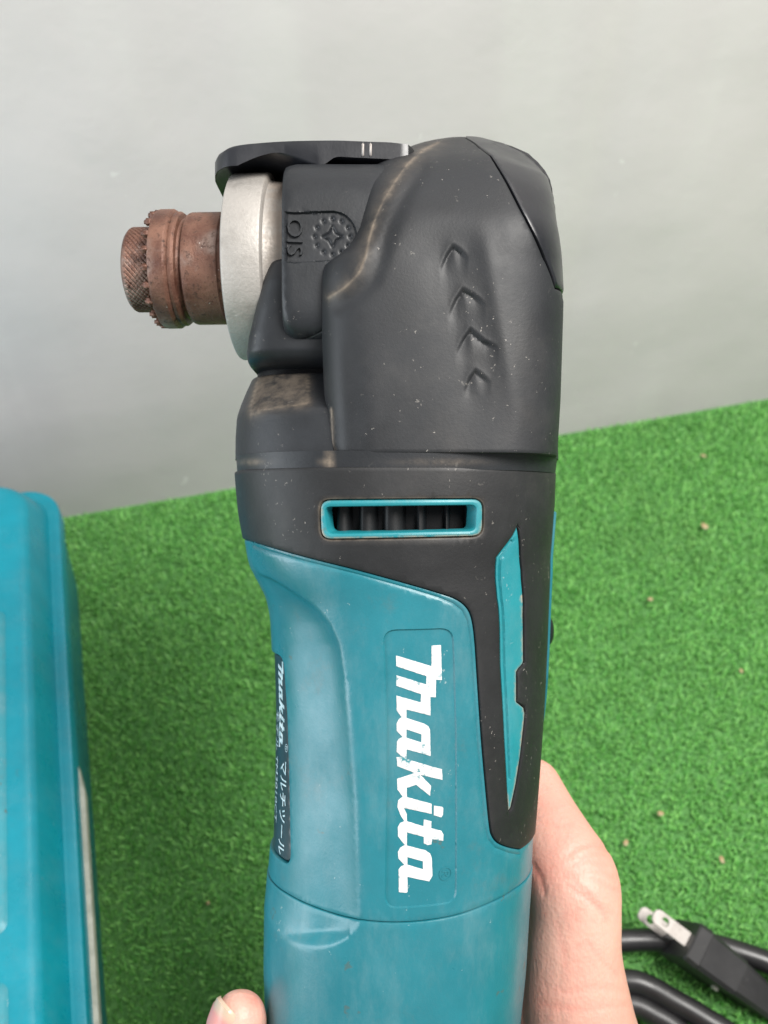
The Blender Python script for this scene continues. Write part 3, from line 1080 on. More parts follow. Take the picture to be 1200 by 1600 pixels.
HOLE2 = [A2(*p) for p in ((325, 1045), (495, 1090), (495, 1178), (325, 1128))]
DOT = [A2(*p) for p in ((615, 485), (708, 498), (720, 512), (715, 590), (695, 612), (615, 590))]
jit = lambda pts: [(p[0] + RNG.uniform(-.2, .2), p[1] + RNG.uniform(-.2, .2)) for p in pts]
lo_d = motor.dom(jit([tuple(p) for p in resample(LOGO, 3.0)]))
patch('lettering', motor, lo_d, M['logo'], tool, -0.00030, 0.0003, 0.00005, 0.0012, holes=[motor.dom(HOLE1), motor.dom(HOLE2)], bh=0.0008, loc=OFF)
patch('lettering', motor, motor.dom(DOT), M['logo'], tool, -0.00030, 0.0003, 0.00005, 0.0012, bh=0.0008, loc=OFF)
# same mark printed small on the nameplate
ta0, tz0 = motor.solve(430.5, 1031)
ta1, tz1 = motor.solve(440.0, 1172)
am0 = motor.solve(432.0, 1100)[0][0]
am1 = motor.solve(440.0, 1100)[0][0]


def to_plate(pts):
    out = []
    for u, v in pts:
        t = (v - 1008) / (1396 - 1008)
        w_ = (u - 618.6) / (693 - 618.6)
        out.append(((am0 + (am1 - am0) * w_) * motor.ref, tz0[0] + (tz1[0] - tz0[0]) * t))
    return np.array(out)


patch('plate_lettering', motor, to_plate(LOGO), M['print'], tool, -0.00062, 0.0002, 0.0, 0.0012, holes=[to_plate(HOLE1), to_plate(HOLE2)], bh=0.0006, loc=OFF)
patch('plate_lettering', motor, to_plate(DOT), M['print'], tool, -0.00062, 0.0002, 0.0, 0.0012, bh=0.0006, loc=OFF)


def text2d(s, bold=0.0):
    cu = bpy.data.curves.new('t', 'FONT')
    cu.body = s
    cu.offset = bold
    cu.resolution_u = 3
    ob = bpy.data.objects.new('t', cu)
    COL.objects.link(ob)
    dg = bpy.context.evaluated_depsgraph_get()
    me = bpy.data.meshes.new_from_object(ob.evaluated_get(dg))
    vs = np.array([tuple(v.co)[:2] for v in me.vertices]) if len(me.vertices) else np.zeros((0, 2))
    fs = [tuple(p.vertices) for p in me.polygons]
    bpy.data.objects.remove(ob)
    bpy.data.curves.remove(cu)
    bpy.data.meshes.remove(me)
    return vs, fs


def text_on(name, s, loft, a_lo, a_hi, z_hi, z_lo, off, mat, parent, bold=0.0):
    """text reading down the tool: letters' feet at a_lo, tops at a_hi"""
    vs, fs = text2d(s, bold)
    if len(vs) == 0:
        print('no glyphs for', s)
        return
    lo, hi = vs.min(0), vs.max(0)
    t = (vs[:, 0] - lo[0]) / (hi[0] - lo[0])
    w_ = (vs[:, 1] - lo[1]) / (hi[1] - lo[1])
    a = a_lo + (a_hi - a_lo) * w_
    z = z_hi + (z_lo - z_hi) * t
    X = loft.ev(a, z) + loft.normal(a, z) * off
    me = bpy.data.meshes.new(name)
    me.from_pydata([tuple(x) for x in X], [], fs)
    return finish(name, me, mat, parent, False, loc=OFF)


zz = lambda u, v: motor.solve(u, v)[1][0]
text_on('plate_lettering', 'マルチツール', motor, motor.solve(433.0, 1260)[0][0], motor.solve(442.5, 1260)[0][0], zz(437, 1188), zz(440, 1340), -0.00060, M['print'], tool, 0.012)
text_on('plate_lettering', '®', motor, motor.solve(441.5, 1169)[0][0], motor.solve(446.0, 1169)[0][0], zz(444, 1163), zz(444, 1176), -0.00060, M['print'], tool)
text_on('plate_lettering', 'モデル TM3010CT', motor, motor.solve(427.0, 1200)[0][0], motor.solve(431.0, 1200)[0][0], zz(430, 1110), zz(431, 1290), -0.00060, M['print'], tool)
# embossed registered mark on the housing
ra, rz = motor.solve(697, 1366)
vs, fs = text2d('®')
if len(vs):
    c_ = (vs.min(0) + vs.max(0)) / 2
    sc_ = 0.0031 / (vs.max(0) - vs.min(0))[0]
    a = ra[0] + (vs[:, 1] - c_[1]) * sc_ / motor.ref
    z = rz[0] - (vs[:, 0] - c_[0]) * sc_
    X = motor.ev(a, z) + motor.normal(a, z) * -0.00030
    me = bpy.data.meshes.new('registered_mark')
    me.from_pydata([tuple(x) for x in X], [], fs)
    finish('registered_mark', me, M['teal'], tool, False, loc=OFF)

# ---- slide button showing past the right edge
bm = bmesh.new()
bmesh.ops.create_uvsphere(bm, u_segments=24, v_segments=16, radius=1)
for vt in bm.verts:
    s_ = lambda t, p: math.copysign(abs(t) ** p, t)
    vt.co = Vector((s_(vt.co.x, 0.7) * 0.0036, s_(vt.co.y, 0.5) * 0.007, s_(vt.co.z, 0.8) * 0.0042))
    vt.co += Vector(P(840, 983, 0.002))
me = bpy.data.meshes.new('slide_button')
bm.to_mesh(me)
bm.free()
finish('slide_button', me, M['smooth_black'], tool, loc=OFF)

# ---- band between grip and head
band = Loft([(715, 372, 866, .0354, .033, 2.7, 2.7), (745, 374, 864, .0352, .033, 2.5, 2.7)], 0, 0.034)
loft_mesh('head_band', band, M['case_black'], tool, 718, 743, 140, 14, 1.0, True, loc=OFF,
          dust=lambda u, v: np.clip((0.6 * np.exp(-((u - 392) / 22) ** 2) + 0.7 * np.exp(-((u - 512) / 8) ** 2) + 0.3 * np.exp(-((u - 690) / 60) ** 2)) * np.exp(-((v - 722) / 5) ** 2) + 0.4 * np.exp(-((u - 515) / 6) ** 2), 0, 1))

# ---- rear lower block of the head (left of the boot)
block = Loft([(596, 398, 855, .0165, .031, 3.4), (600, 394, 856, .0185, .031, 3.4), (620, 386, 860, .0222, .032, 3.3), (640, 379, 864, .0260, .033, 3.2), (656, 374.5, 866, .0294, .033, 3.1), (663, 373, 866, .0301, .033, 3.0), (690, 371, 867, .0309, .033, 2.9), (722, 370.5, 868, .0318, .033, 2.8)], 1, 0.033)


def block_dust(u, v):
    q_ = np.stack((u, v), 1)
    m = inside(q_, [(404, 585), (482, 586), (482, 632), (440, 636), (408, 642), (392, 652), (390, 636)])
    d = seg_dist(q_, [(404, 585), (482, 586), (482, 632), (440, 636), (408, 642), (392, 652), (390, 636)], True)
    return np.clip(np.where(m, 0.30 + 0.32 * np.exp(-d / 5), 0.35 * np.exp(-d / 5)), 0, 1)


loft_mesh('head_block', block, M['case_black'], tool, 0, 0, 220, 0, 1.0, True, dust=block_dust, loc=OFF,
          vlist=np.concatenate((np.arange(598, 670, 2.0), np.arange(672, 722.1, 5))))

# ---- gear case behind the clamp flange
gear = Loft([(436, 434, 640, .0205, .024, 3.4, 6.5), (441, 427, 640, .0222, .024, 3.6, 6.5), (470, 419, 640, .0234, .024, 3.8, 6.5), (510, 409, 640, .0236, .024, 4.0, 6.5), (545, 400, 640, .0232, .024, 4.0, 6.5), (570, 396, 640, .0226, .024, 3.8, 6.5), (580, 397, 640, .0214, .024, 3.6, 6.5), (586, 400, 640, .0196, .024, 3.4, 6.5), (589, 404, 640, .0170, .024, 3.2, 6.5)], 2, 0.03)
neck = Loft([(565, 404, 630, .0135, .02, 3), (615, 402, 630, .0135, .02, 3)], 0, 0.03)
loft_mesh('inner_neck', neck, M['core'], tool, 568, 612, 80, 6, 1.0, True, loc=OFF)
loft_mesh('gear_case', gear, M['case_black'], tool, 437, 588.5, 180, 80, 1.0, True, loc=OFF)


# ---- gear housing (carries the symbol panel): tube along the spindle axis
class XTube(Loft):
    """rows: u, top v, bottom v, front depth ; domain a = angle from front (up positive), z = -x"""
    def __init__(s, rows, ref, back=0.024, n=3.6):
        rows = np.array(rows, float)
        s.us = np.arange(rows[0, 0], rows[-1, 0] + .5, 0.5)
        s.t = [np.interp(s.us, rows[:, 0], rows[:, c]) for c in (1, 2, 3)]
        s.ref, s.back, s.n, s.disp = ref, back, n, None

    def base(s, a, x):
        u = 600 + x / S
        vt, vb, dF = (np.interp(u, s.us, t) for t in s.t)
        zc = (800 - (vt + vb) / 2) * S
        h = (vb - vt) / 2 * S
        sa, ca = np.sin(a), np.cos(a)
        d = np.where(ca > 0, dF, s.back)
        n = np.where(sa > 0, s.n, 8.0)
        r = (np.abs(sa / h) ** n + np.abs(ca / d) ** n) ** (-1 / n)
        return np.stack((x + 0 * r, -r * ca, zc + r * sa), 1)

    def normal(s, a, x, fn=None):
        e, ez = 1e-3, 1e-4
        n = np.cross(s.base(a, x + ez) - s.base(a, x - ez), s.base(a + e, x) - s.base(a - e, x))
        return n / np.maximum(np.linalg.norm(n, axis=1), 1e-12)[:, None]

    def solve(s, u, v):
        u = np.atleast_1d(np.asarray(u, float))
        v = np.atleast_1d(np.asarray(v, float))
        x = (u - 600) * S * 0.9
        a = np.clip((410 - v) / 150, -.9, .9)
        for _ in range(40):
            e = 1e-5
            u0, v0 = project(s.base(a, x))
            ua, va = project(s.base(a + 1e-4, x))
            ux, vx = project(s.base(a, x + e))
            J = [[(ua - u0) / 1e-4, (ux - u0) / e], [(va - v0) / 1e-4, (vx - v0) / e]]
            det = J[0][0] * J[1][1] - J[0][1] * J[1][0]
            det = np.where(np.abs(det) < 1e-3, 1e-3, det)
            du, dv = u - u0, v - v0
            a = a + np.clip((J[1][1] * du - J[0][1] * dv) / det, -.1, .1)
            x = x + np.clip((-J[1][0] * du + J[0][0] * dv) / det, -.005, .005)
        return a, x

    def dom(s, pts):
        out = []
        for p in pts:
            a, x = s.solve(p[0], p[1])
            out.append((x[0], a[0] * s.ref))
        return np.array(out)


class XDom:
    """swap so that patch() sees (x, a*ref)"""
    def __init__(s, t):
        s.t = t
        s.ref = 1.0

    def ev(s, x, aref):
        return s.t.base(aref / s.t.ref, x)

    def normal(s, x, aref):
        return s.t.normal(aref / s.t.ref, x)


ghx = XTube([(436, 300, 536, .0262), (438, 294, 546, .0268), (446, 290, 557, .0272), (456, 288, 561, .0272), (560, 288, 561, .0272), (640, 288, 561, .0272)], 0.024)
ghd = XDom(ghx)
x0, x1 = (452.5 - 600) * S, (640 - 600) * S
# the housing's left end is placed where its front edge meets the flange in the photo
ghx_x0 = ghx.solve(437, 400)[1][0]
ghx.us = ghx.us + (600 + ghx_x0 / S - 436)
x0 = ghx_x0 + 0.00005
oisp = [(446, 331), (522, 330), (538, 335), (551, 348), (557, 366), (553, 386), (541, 400), (524, 406), (447, 409)]
oisp = oisp[:1] + curve(oisp[1:8], 4) + oisp[8:]
feats = [('region', ghx.dom(oisp), -0.0007, 0.00025), ('line', ghx.dom([(440, 517), (505, 517)]), -0.00022, 0.00016, False)]
cx_, cy_ = 519, 368.5
for k in range(12):
    t = 2 * math.pi * k / 12
    feats.append(('pit', ghx.dom([(cx_ + 28 * math.cos(t), cy_ + 28 * math.sin(t))])[0], -0.00045, 0.00036))
star = []
for k in range(8):
    t = 2 * math.pi * k / 8
    rr = 16 if k % 2 == 0 else 8
    star.append((cx_ + rr * math.cos(t), cy_ + rr * math.sin(t)))
feats.append(('line', ghx.dom(star), -0.00030, 0.00019, True))
h_ = 0.0755 / 2
gh = patch('gear_housing', ghd, [(x0, R(-170) * .024), (x1, R(-170) * .024), (x1, R(188) * .024), (x0, R(188) * .024)], M['case_black'], tool, 0.0, 0.012, 0.0006, 0.0013, feats=feats, loc=OFF,
           fine=[(ghx.dom([(440, 325), (565, 415)]), 0.00035)])
# OIS letters, raised in the panel
vs, fs = text2d('OIS', 0.0)
lo, hi = vs.min(0), vs.max(0)
tl = ghx.dom([(449, 339), (473, 399)])
Xa = tl[0][0] + (vs[:, 1] - lo[1]) / (hi[1] - lo[1]) * (tl[1][0] - tl[0][0])
Aa = tl[0][1] + (vs[:, 0] - lo[0]) / (hi[0] - lo[0]) * (tl[1][1] - tl[0][1])
top = ghd.ev(Xa, Aa) + ghd.normal(Xa, Aa) * 0.00005
bot = ghd.ev(Xa, Aa) + ghd.normal(Xa, Aa) * -0.0008
Vv = [tuple(p) for p in top] + [tuple(p) for p in bot]
nn = len(top)
ed_ = {}
for f_ in fs:
    for i in range(len(f_)):
        ed_[(f_[i], f_[(i + 1) % len(f_)])] = 1
Fc = list(fs) + [(e[0], e[1], e[1] + nn, e[0] + nn) for e in ed_ if (e[1], e[0]) not in ed_]
mesh_obj('embossed_letters', Vv, Fc, M['case_black'], gh, False)

# ---- rubber boot over the head
SEAMC = [(766, 243), (790, 282), (812, 324), (835, 368), (850, 402), (861, 428), (868, 450)]
BANDC = [(528, 478), (556, 462), (580, 440), (592, 412), (600, 378), (610, 348), (624, 318), (642, 288), (660, 262)]
CHEV = [[(688, 414), (697, 396), (707, 381), (717, 387), (731, 399)], [(701, 486), (711, 466), (723, 449), (740, 459), (758, 473)], [(713, 546), (723, 528), (735, 512), (756, 531), (778, 541)], [(725, 606), (733, 589), (743, 576), (767, 595)]]


def boot_disp(u, v, a):
    h = np.zeros_like(u)
    fr = np.abs(a) < 1.3
    # long shallow hollow with a ridge on its right side
    uc = np.interp(v, (330, 640), (690, 748))
    env = smooth01((v - 320) / 90) * smooth01((740 - v) / 130)
    h -= 0.0008 * np.exp(-((u - uc) / 50) ** 2) * env
    h += 0.0003 * np.exp(-((u - uc - 60) / 16) ** 2) * env
    # groove along the left part, soft
    h -= 0.00035 * np.exp(-((u - np.interp(v, (500, 720), (548, 556))) / 16) ** 2) * smooth01((v - 500) / 60)
    pts = np.stack((u, v), 1)
    # hollow band just inside the raised rim
    h -= 0.0007 * np.exp(-(seg_dist(pts, BANDC, False) / 9) ** 2)
    for c_ in CHEV:
        lx = np.array([p[0] for p in c_])
        ly = np.array([p[1] for p in c_])
        m = (u > lx[0] - 3) & (u < lx[-1] + 3) & (np.abs(v - ly.mean()) < 75)
        if not m.any():
            continue
        yl = np.interp(u[m], lx, ly)
        d = seg_dist(pts[m], c_, False)
        below = v[m] > yl
        t = (u[m] - lx[0]) / (lx[-1] - lx[0])
        fade = np.clip(np.minimum(t, 1 - t) / 0.25, 0, 1) ** 0.7
        hh = np.where(below, -0.00050 * np.exp(-np.maximum(d - 4, 0) / 11) * smooth01(d / 4.0), 0.00022 * np.exp(-d / 8) * smooth01(d / 3)) * fade
        h[m] += hh
    # the cap falls away beyond its seam
    lx = np.interp(v, [p[1] for p in SEAMC], [p[0] for p in SEAMC])
    h -= 0.00004 * np.clip(u - lx - 3, 0, 80) * np.clip(np.cos(a), 0, 1) * ((v < 470) & (v > 225))
    return h * fr


boot = Loft([(216, 706, 742, 0.0015, .003, 2.2, 2.2), (219, 693.14, 755, 0.0028, .007, 2.2, 2.4), (226, 662, 774, 0.0045, .012, 2.2, 2.6), (235, 640, 800, 0.0068, .018, 2.2, 2.8), (250, 617, 825, 0.0098, .023, 2.7, 3.2), (270, 594, 842, 0.015, .028, 2.7, 3.6), (285, 580, 851, 0.0195, .030, 2.7, 3.9), (300, 572, 855, 0.023, .032, 3.7, 4.2), (340, 562, 861, 0.0295, .034, 3.7, 4.8), (380, 560, 862, 0.0328, .034, 3.7, 5.2), (405, 557, 864, .0346, .034, 3.7, 5.4), (428, 546, 865, .035, .034, 3.7, 5.6), (445, 528, 865, .0352, .034, 3.7, 5.8), (457, 510, 865, .0353, .034, 3.7, 6.0), (466, 508, 865, .0354, .034, 3.7, 6.2), (480, 507, 865, .0355, .034, 3.7, 6.4), (520, 508, 864, .0356, .034, 3.7, 6.6), (640, 513, 860, .0357, .034, 3.7, 6.8), (722, 519, 855, .0356, .034, 3.7, 7.0)], 2, 0.034, boot_disp, 0.992, 14)
sc_d = boot.dom(curve(SEAMC, 4))
e2 = lambda deg, v: (R(deg) * boot.ref, (800 - v) * S)
zc_ = (800 - 468) * S * 0.985
ztop = (800 - 216.5) * S
a_top = sc_d[0][0] * 0.8
boot_poly = [e2(-180, 722), e2(180, 722), (R(180) * boot.ref, zc_), (R(88) * boot.ref, zc_)] + [tuple(p) for p in sc_d[::-1]] + [(a_top, ztop), (R(-180) * boot.ref, ztop)]
RIM = [(512, 466), (538, 450), (560, 428), (571, 403), (577, 372), (586, 342), (600, 312), (617, 284), (637, 256), (662, 234), (684, 223)]
RIM2 = [(518, 640), (520, 690), (522, 722)]


def boot_dust(u, v):
    p_ = np.stack((u, v), 1)
    wv = 0.5 + 0.3 * np.sin(v / 9.0) + 0.2 * np.sin(v / 3.7 + 1)
    d = (0.25 + 0.4 * wv) * np.exp(-(seg_dist(p_, RIM, False) / (1.8 + 1.4 * wv)) ** 2) + 0.14 * np.exp(-(seg_dist(p_, RIM, False) / 14) ** 2)
    d += 0.9 * np.exp(-(seg_dist(p_, RIM2, False) / 1.8) ** 2)
    d += 0.5 * np.exp(-((v - 722) / 2.2) ** 2) * (u > 500) * (u < 720)
    return np.clip(d, 0, 1)


chev_feats = [('line', boot.dom(curve(RIM, 4)), 0.00012, 0.0003, False), ('line', boot.dom(RIM2), -0.00018, 0.0002, False)]
patch('rubber_boot', boot, boot_poly, M['boot'], tool, 0.0, 0.003, 0.0005, 0.0011, inset=0.0001, feats=chev_feats, dust=boot_dust, loc=OFF,
      fine=[(boot.dom([(676, 372), (790, 615)]), 0.00034)])
patch('head_cap', boot, [(a_top, ztop), (R(180) * boot.ref, ztop), (R(180) * boot.ref, zc_), (R(88) * boot.ref, zc_)] + [tuple(p) for p in sc_d[::-1]], M['smooth_black'], tool, 0.0002, 0.003, 0.0006, 0.0013, inset=0.0001, loc=OFF)
loft_mesh('head_core', boot, M['core'], tool, 225, 720, 72, 50, 0.88, True, loc=OFF)

# ---- clamp lever over the top
YF = -0.0185
topl = [(334, 238), (337, 232), (345, 228), (359, 225), (395, 222), (434, 220), (500, 219), (566, 221), (600, 222), (620, 224), (640, 225), (692, 228)]
botl = [(692, 252), (640, 250), (620, 250), (600, 249), (578, 248), (530, 246), (512, 245), (500, 248), (491, 255), (482, 258), (470, 255), (449, 247), (419, 240), (398, 239), (371, 245), (347, 254), (336, 259)]
NL = 56
us = np.concatenate((np.linspace(334, 346, 8), np.linspace(350, 690, NL - 8)))
tp = curve(topl, 6)
bt = curve(botl[::-1], 6)
tv = np.interp(us, [p[0] for p in tp], [p[1] for p in tp])
bv = np.interp(us, [p[0] for p in bt], [p[1] for p in bt])
out = [P(u, v, YF) for u, v in zip(us, tv)] + [P(u, v, YF) for u, v in zip(us[::-1], bv[::-1])]
xr = out[NL - 1][0]
xl = out[0][0]
V, Fc = [], []
ys = [(-0.0185, .97, .0009), (-0.0183, .985, .0004), (-0.0178, 1, 0), (-0.015, 1, 0), (-0.012, 1, 0), (-0.008, 1, 0), (-0.004, 1, 0), (0.001, 1, 0), (0.006, 1, 0), (0.010, 1, 0), (0.014, 1, 0), (0.0172, 1, 0), (0.0185, .97, .001)]
for y, k, xin in ys:
    e_ = max(0.0, (abs(y) - 0.006) / 0.0125)
    cut = -0.0016 + 0.0060 * (1 - math.sqrt(max(0, 1 - e_ * e_))) + xin
    for q_i, p in enumerate(out):
        pr = out[2 * NL - 1 - q_i]
        zm = (p[2] + pr[2]) / 2
        fx = (xr - p[0]) / (xr - xl)
        tk = float(smooth01(np.array((600 + p[0] / (S * 0.923) - 628) / 44)))
        V.append((p[0] + cut * fx, y + tk * (-0.005 - y) * (y < -0.005), zm + (p[2] - zm) * k))
m_ = len(out)
for i in range(len(ys) - 1):
    for j in range(m_):
        k = (j + 1) % m_
        Fc.append((i * m_ + j, i * m_ + k, (i + 1) * m_ + k, (i + 1) * m_ + j))
for b0 in (0, (len(ys) - 1) * m_):
    for j in range(NL - 1):
        Fc.append((b0 + j, b0 + j + 1, b0 + 2 * NL - 2 - j, b0 + 2 * NL - 1 - j))
lever = mesh_obj('clamp_lever', V, Fc, M['smooth_black'], tool, True, 40, loc=OFF)
# two bright glints on the lever's edge, built as pale slivers
for uu in (567, 579):
    bm = bmesh.new()
    bmesh.ops.create_cube(bm, size=1)
    for vt in bm.verts:
        vt.co = Vector((vt.co.x * 0.00055, vt.co.y * 0.0006, vt.co.z * 0.0031))
    bmesh.ops.bevel(bm, geom=list(bm.edges), offset=0.0002, segments=2, affect='EDGES')
    for vt in bm.verts:
        vt.co += Vector(P(uu, 234, YF - 0.0001))
    me = bpy.data.meshes.new('lever_glint')
    bm.to_mesh(me)
    bm.free()
    finish('lever_glint', me, M['blade'], lever)

# ---- spindle parts, turned
ZC = (800 - 419) * S
YAW = R(-3.2)
PIV = (440 - 600) * S
X = lambda u: (u - 600) * S
Rp = lambda r: r * S * 0.99
fl_dust = lambda u, v: np.clip((u - 408) / 26, 0, 1) * 0.75
lathe_x('clamp_flange', [(X(373), 0.006), (X(372), Rp(130)), (X(373), Rp(137)), (X(375), Rp(141.5)), (X(378), Rp(143)), (X(427), Rp(143)), (X(430), Rp(142)), (X(432), Rp(139)), (X(433), Rp(132)), (X(436), Rp(130)), (X(466), Rp(128)), (X(466), 0.006)], ZC, M['alu'], tool, 128, YAW, PIV, loc=OFF, dust=fl_dust)
lathe_x('spindle_collar', [(X(298), 0.004), (X(298), Rp(74)), (X(299), Rp(80)), (X(302), Rp(85)), (X(306), Rp(86.5)), (X(312), Rp(86.5)), (X(340), Rp(86.5)), (X(355), Rp(86.5)), (X(357), Rp(84)), (X(380), Rp(84)), (X(380), 0.004)], ZC, M['rust'], tool, 96, YAW, PIV, loc=OFF)
ring = lathe_x('toothed_ring', [(X(251), 0.004), (X(251), Rp(86)), (X(253), Rp(90)), (X(257), Rp(92)), (X(276), Rp(92)), (X(279), Rp(90)), (X(281), Rp(87)), (X(283), Rp(88)), (X(287), Rp(88)), (X(291), Rp(85)), (X(293), Rp(78)), (X(299), Rp(74)), (X(299), 0.004)], ZC, M['rust'], tool, 96, YAW, PIV, loc=OFF)
bm = bmesh.new()
bmesh.ops.create_cube(bm, size=1)
for vt in bm.verts:
    vt.co = Vector((vt.co.x * 0.0024, vt.co.y * 0.0017, vt.co.z * 0.0019))
bmesh.ops.bevel(bm, geom=list(bm.edges), offset=0.0005, segments=2, affect='EDGES')
tooth_me = bpy.data.meshes.new('tooth')
bm.to_mesh(tooth_me)
bm.free()
tooth_me.materials.append(M['rust'])
tooth_me.polygons.foreach_set('use_smooth', [True] * len(tooth_me.polygons))
cw, sw = math.cos(YAW), math.sin(YAW)
for k in range(20):
    t = 2 * math.pi * (k + 0.35) / 20
    o = bpy.data.objects.new('tooth', tooth_me)
    COL.objects.link(o)
    o.parent = ring
    xx, yy, zz_ = X(249) - PIV, -Rp(85) * math.cos(t), Rp(85) * math.sin(t)
    o.location = (PIV + xx * cw - yy * sw, xx * sw + yy * cw, ZC + zz_)
    o.rotation_euler = (t + math.pi / 2, 0, YAW)
prof = [(X(201), 0.001), (X(200), Rp(44)), (X(201), Rp(52)), (X(204), Rp(60)), (X(208), Rp(64.5))]
prof += [(X(211 + i * 0.8), Rp(66)) for i in range(46)]
prof += [(X(249), Rp(64)), (X(253), Rp(64)), (X(253), 0.001)]


def knurl(x, t, r):
    if r < Rp(65):
        return 0
    s1 = math.sin(t * 46 + x * 5200)
    s2 = math.sin(t * 46 - x * 5200)
    return -0.00026 * max(0, s1) ** 2 - 0.00010 * max(0, s2) ** 3


lathe_x('clamp_bolt', prof, ZC, M['rust'], tool, 520, YAW, PIV, knurl, loc=OFF, sharp=60)

# ------------------------------------------------------------------ the hand
hand_loc = CAM + FWD * D + UP * ((800 - 2000) * S) + Vector((0.02, 0, 0))
hand = thing('person', 'bare hand gripping the teal multi tool from behind with thumb raised', 'person', hand_loc, (-PITCH, 0, 0))
HO = -(Matrix.Rotation(-PITCH, 3, 'X').inverted() @ (hand_loc - (CAM + FWD * D)))


def chain(pts, step=0.0016):
    """pts: (u, v, y, radius m) -> dense list of (xyz, r)"""
    out_ = []
    q_ = [np.append(P(u, v, y), r) for u, v, y, r in pts]
    n_ = len(q_)
    for i in range(n_ - 1):
        p0, p1, p2, p3 = q_[max(i - 1, 0)], q_[i], q_[i + 1], q_[min(i + 2, n_ - 1)]
        k = max(2, int(np.linalg.norm(p2[:3] - p1[:3]) / step))
        for j in range(k):
            t = j / k
            cr = 0.5 * ((2 * p1) + (p2 - p0) * t + (2 * p0 - 5 * p1 + 4 * p2 - p3) * t * t + (3 * p1 - p0 - 3 * p2 + p3) * t ** 3)
            out_.append(cr)
    out_.append(q_[-1])
    return out_


FING = [(0, 0.0), (150, 0.0006), (300, 0.0003), (440, -0.0008)]
balls = []
# thumb: base, knuckle, tip tucked behind the tool
balls += chain([(900, 1830, .034, .0190), (925, 1700, .020, .0165), (905, 1600, .011, .0148), (897, 1500, .009, .0125), (900, 1430, .009, .0117), (895, 1378, .011, .0121), (872, 1326, .016, .0107), (850, 1277, .025, .0095), (832, 1230, .033, .0083)])
balls += chain([(850, 1830, .036, .018), (855, 1600, .022, .0150), (862, 1480, .020, .0125), (866, 1400, .019, .0115)])
# index, middle, ring, little finger coming round the left side
for dv, dr in FING:
    balls += chain([(640, 1800 + dv, .052, .0105), (500, 1810 + dv, .050, .0095 + dr), (385, 1800 + dv, .034, .0090 + dr), (352, 1760 + dv, .014, .0082 + dr), (362, 1690 + dv, -.004, .0075 + dr), (371, 1620 + dv, -.012, .0070 + dr), (375, 1590 + dv, -.014, .0063 + dr)])
# palm and wrist
for uu in np.linspace(520, 880, 10):
    balls += chain([(uu, 1760 + 60 * abs(uu - 700) / 200, .052, .014), (uu, 2000, .056, .016), (700 + (uu - 700) * 0.8, 2300, .060, .016)])
balls += chain([(700, 2250, .06, .019), (760, 2450, .045, .024), (900, 2800, -.02, .03), (1200, 3400, -.13, .036)], 0.006)
balls += chain([(760, 2250, .06, .019), (810, 2450, .045, .024), (960, 2800, -.02, .03), (1280, 3400, -.13, .036)], 0.006)
bmt = bmesh.new()
bmesh.ops.create_icosphere(bmt, subdivisions=3, radius=1)
sv = np.array([tuple(v.co) for v in bmt.verts])
sf = np.array([[v.index for v in f.verts] for f in bmt.faces])
bmt.free()
nv_ = len(sv)
B = np.array(balls)
Vh = (B[:, None, :3] + sv[None] * B[:, None, 3:4]).reshape(-1, 3) + np.array(HO)
Fh = (np.arange(len(B)) * nv_)[:, None, None] + sf[None]
me = bpy.data.meshes.new('hand_src')
me.from_pydata(Vh.tolist(), [], Fh.reshape(-1, 3).tolist())
src = bpy.data.objects.new('hand_src', me)
COL.objects.link(src)
rm = src.modifiers.new('remesh', 'REMESH')
rm.mode = 'VOXEL'
rm.voxel_size = 0.0009
sm = src.modifiers.new('smooth', 'SMOOTH')
sm.factor = 0.5
sm.iterations = 10
dg = bpy.context.evaluated_depsgraph_get()
hm = bpy.data.meshes.new_from_object(src.evaluated_get(dg))
bpy.data.objects.remove(src)
hm.name = 'hand'
hv = np.zeros(len(hm.vertices) * 3)
hm.vertices.foreach_get('co', hv)
hv = hv.reshape(-1, 3)
nr = np.zeros(len(hm.vertices) * 3)
hm.vertices.foreach_get('normal', nr)
nr = nr.reshape(-1, 3)
uu, vv_ = project(hv - np.array(HO))
pts = np.stack((uu, vv_), 1)
front = (hv - np.array(HO))[:, 1] < 0.02
disp = np.zeros(len(hv))
red = np.zeros(len(hv))
CRE = [([(884, 1338), (905, 1322), (930, 1318), (955, 1330)], .00022), ([(880, 1372), (905, 1368), (935, 1378), (962, 1392)], .00026), ([(890, 1385), (915, 1400), (940, 1425)], .00018), ([(897, 1375), (925, 1402), (950, 1440)], .00016),
       ([(905, 1358), (940, 1362), (962, 1372)], .0002), ([(832, 1350), (845, 1372), (850, 1395)], .0003), ([(892, 1352), (920, 1345), (948, 1352)], .00014), ([(900, 1395), (928, 1412), (955, 1428)], .00014), ([(905, 1340), (928, 1333), (944, 1335)], .00012), ([(868, 1440), (878, 1470), (884, 1510)], .00010), ([(915, 1470), (940, 1500), (962, 1520)], .0001), ([(850, 1285), (872, 1290), (895, 1288)], .0001), ([(880, 1550), (930, 1542), (975, 1548)], .00012), ([(845, 1570), (900, 1578), (980, 1570)], .00014)]
for ln, dp in CRE:
    d = seg_dist(pts, ln, False)
    disp -= 1.2 * dp * np.exp(-(d / 4.0) ** 2) * front
    red += 0.25 * np.exp(-(d / 5.0) ** 2) * front
red += 0.55 * np.exp(-(np.hypot(uu - 838, vv_ - 1365) / 28) ** 2) + 0.28 * np.exp(-(np.hypot(uu - 935, vv_ - 1350) / 40) ** 2) + 0.3 * np.exp(-(np.hypot(uu - 835, vv_ - 1560) / 40) ** 2)
red += 0.55 * np.exp(-(np.hypot(uu - 395, vv_ - 1562) / 16) ** 2)
red += 0.3 * np.exp(-(np.hypot(uu - 870, vv_ - 1230) / 50) ** 2)
hv = hv + nr * disp[:, None]
hm.vertices.foreach_set('co', hv.ravel())
hm.materials.clear()
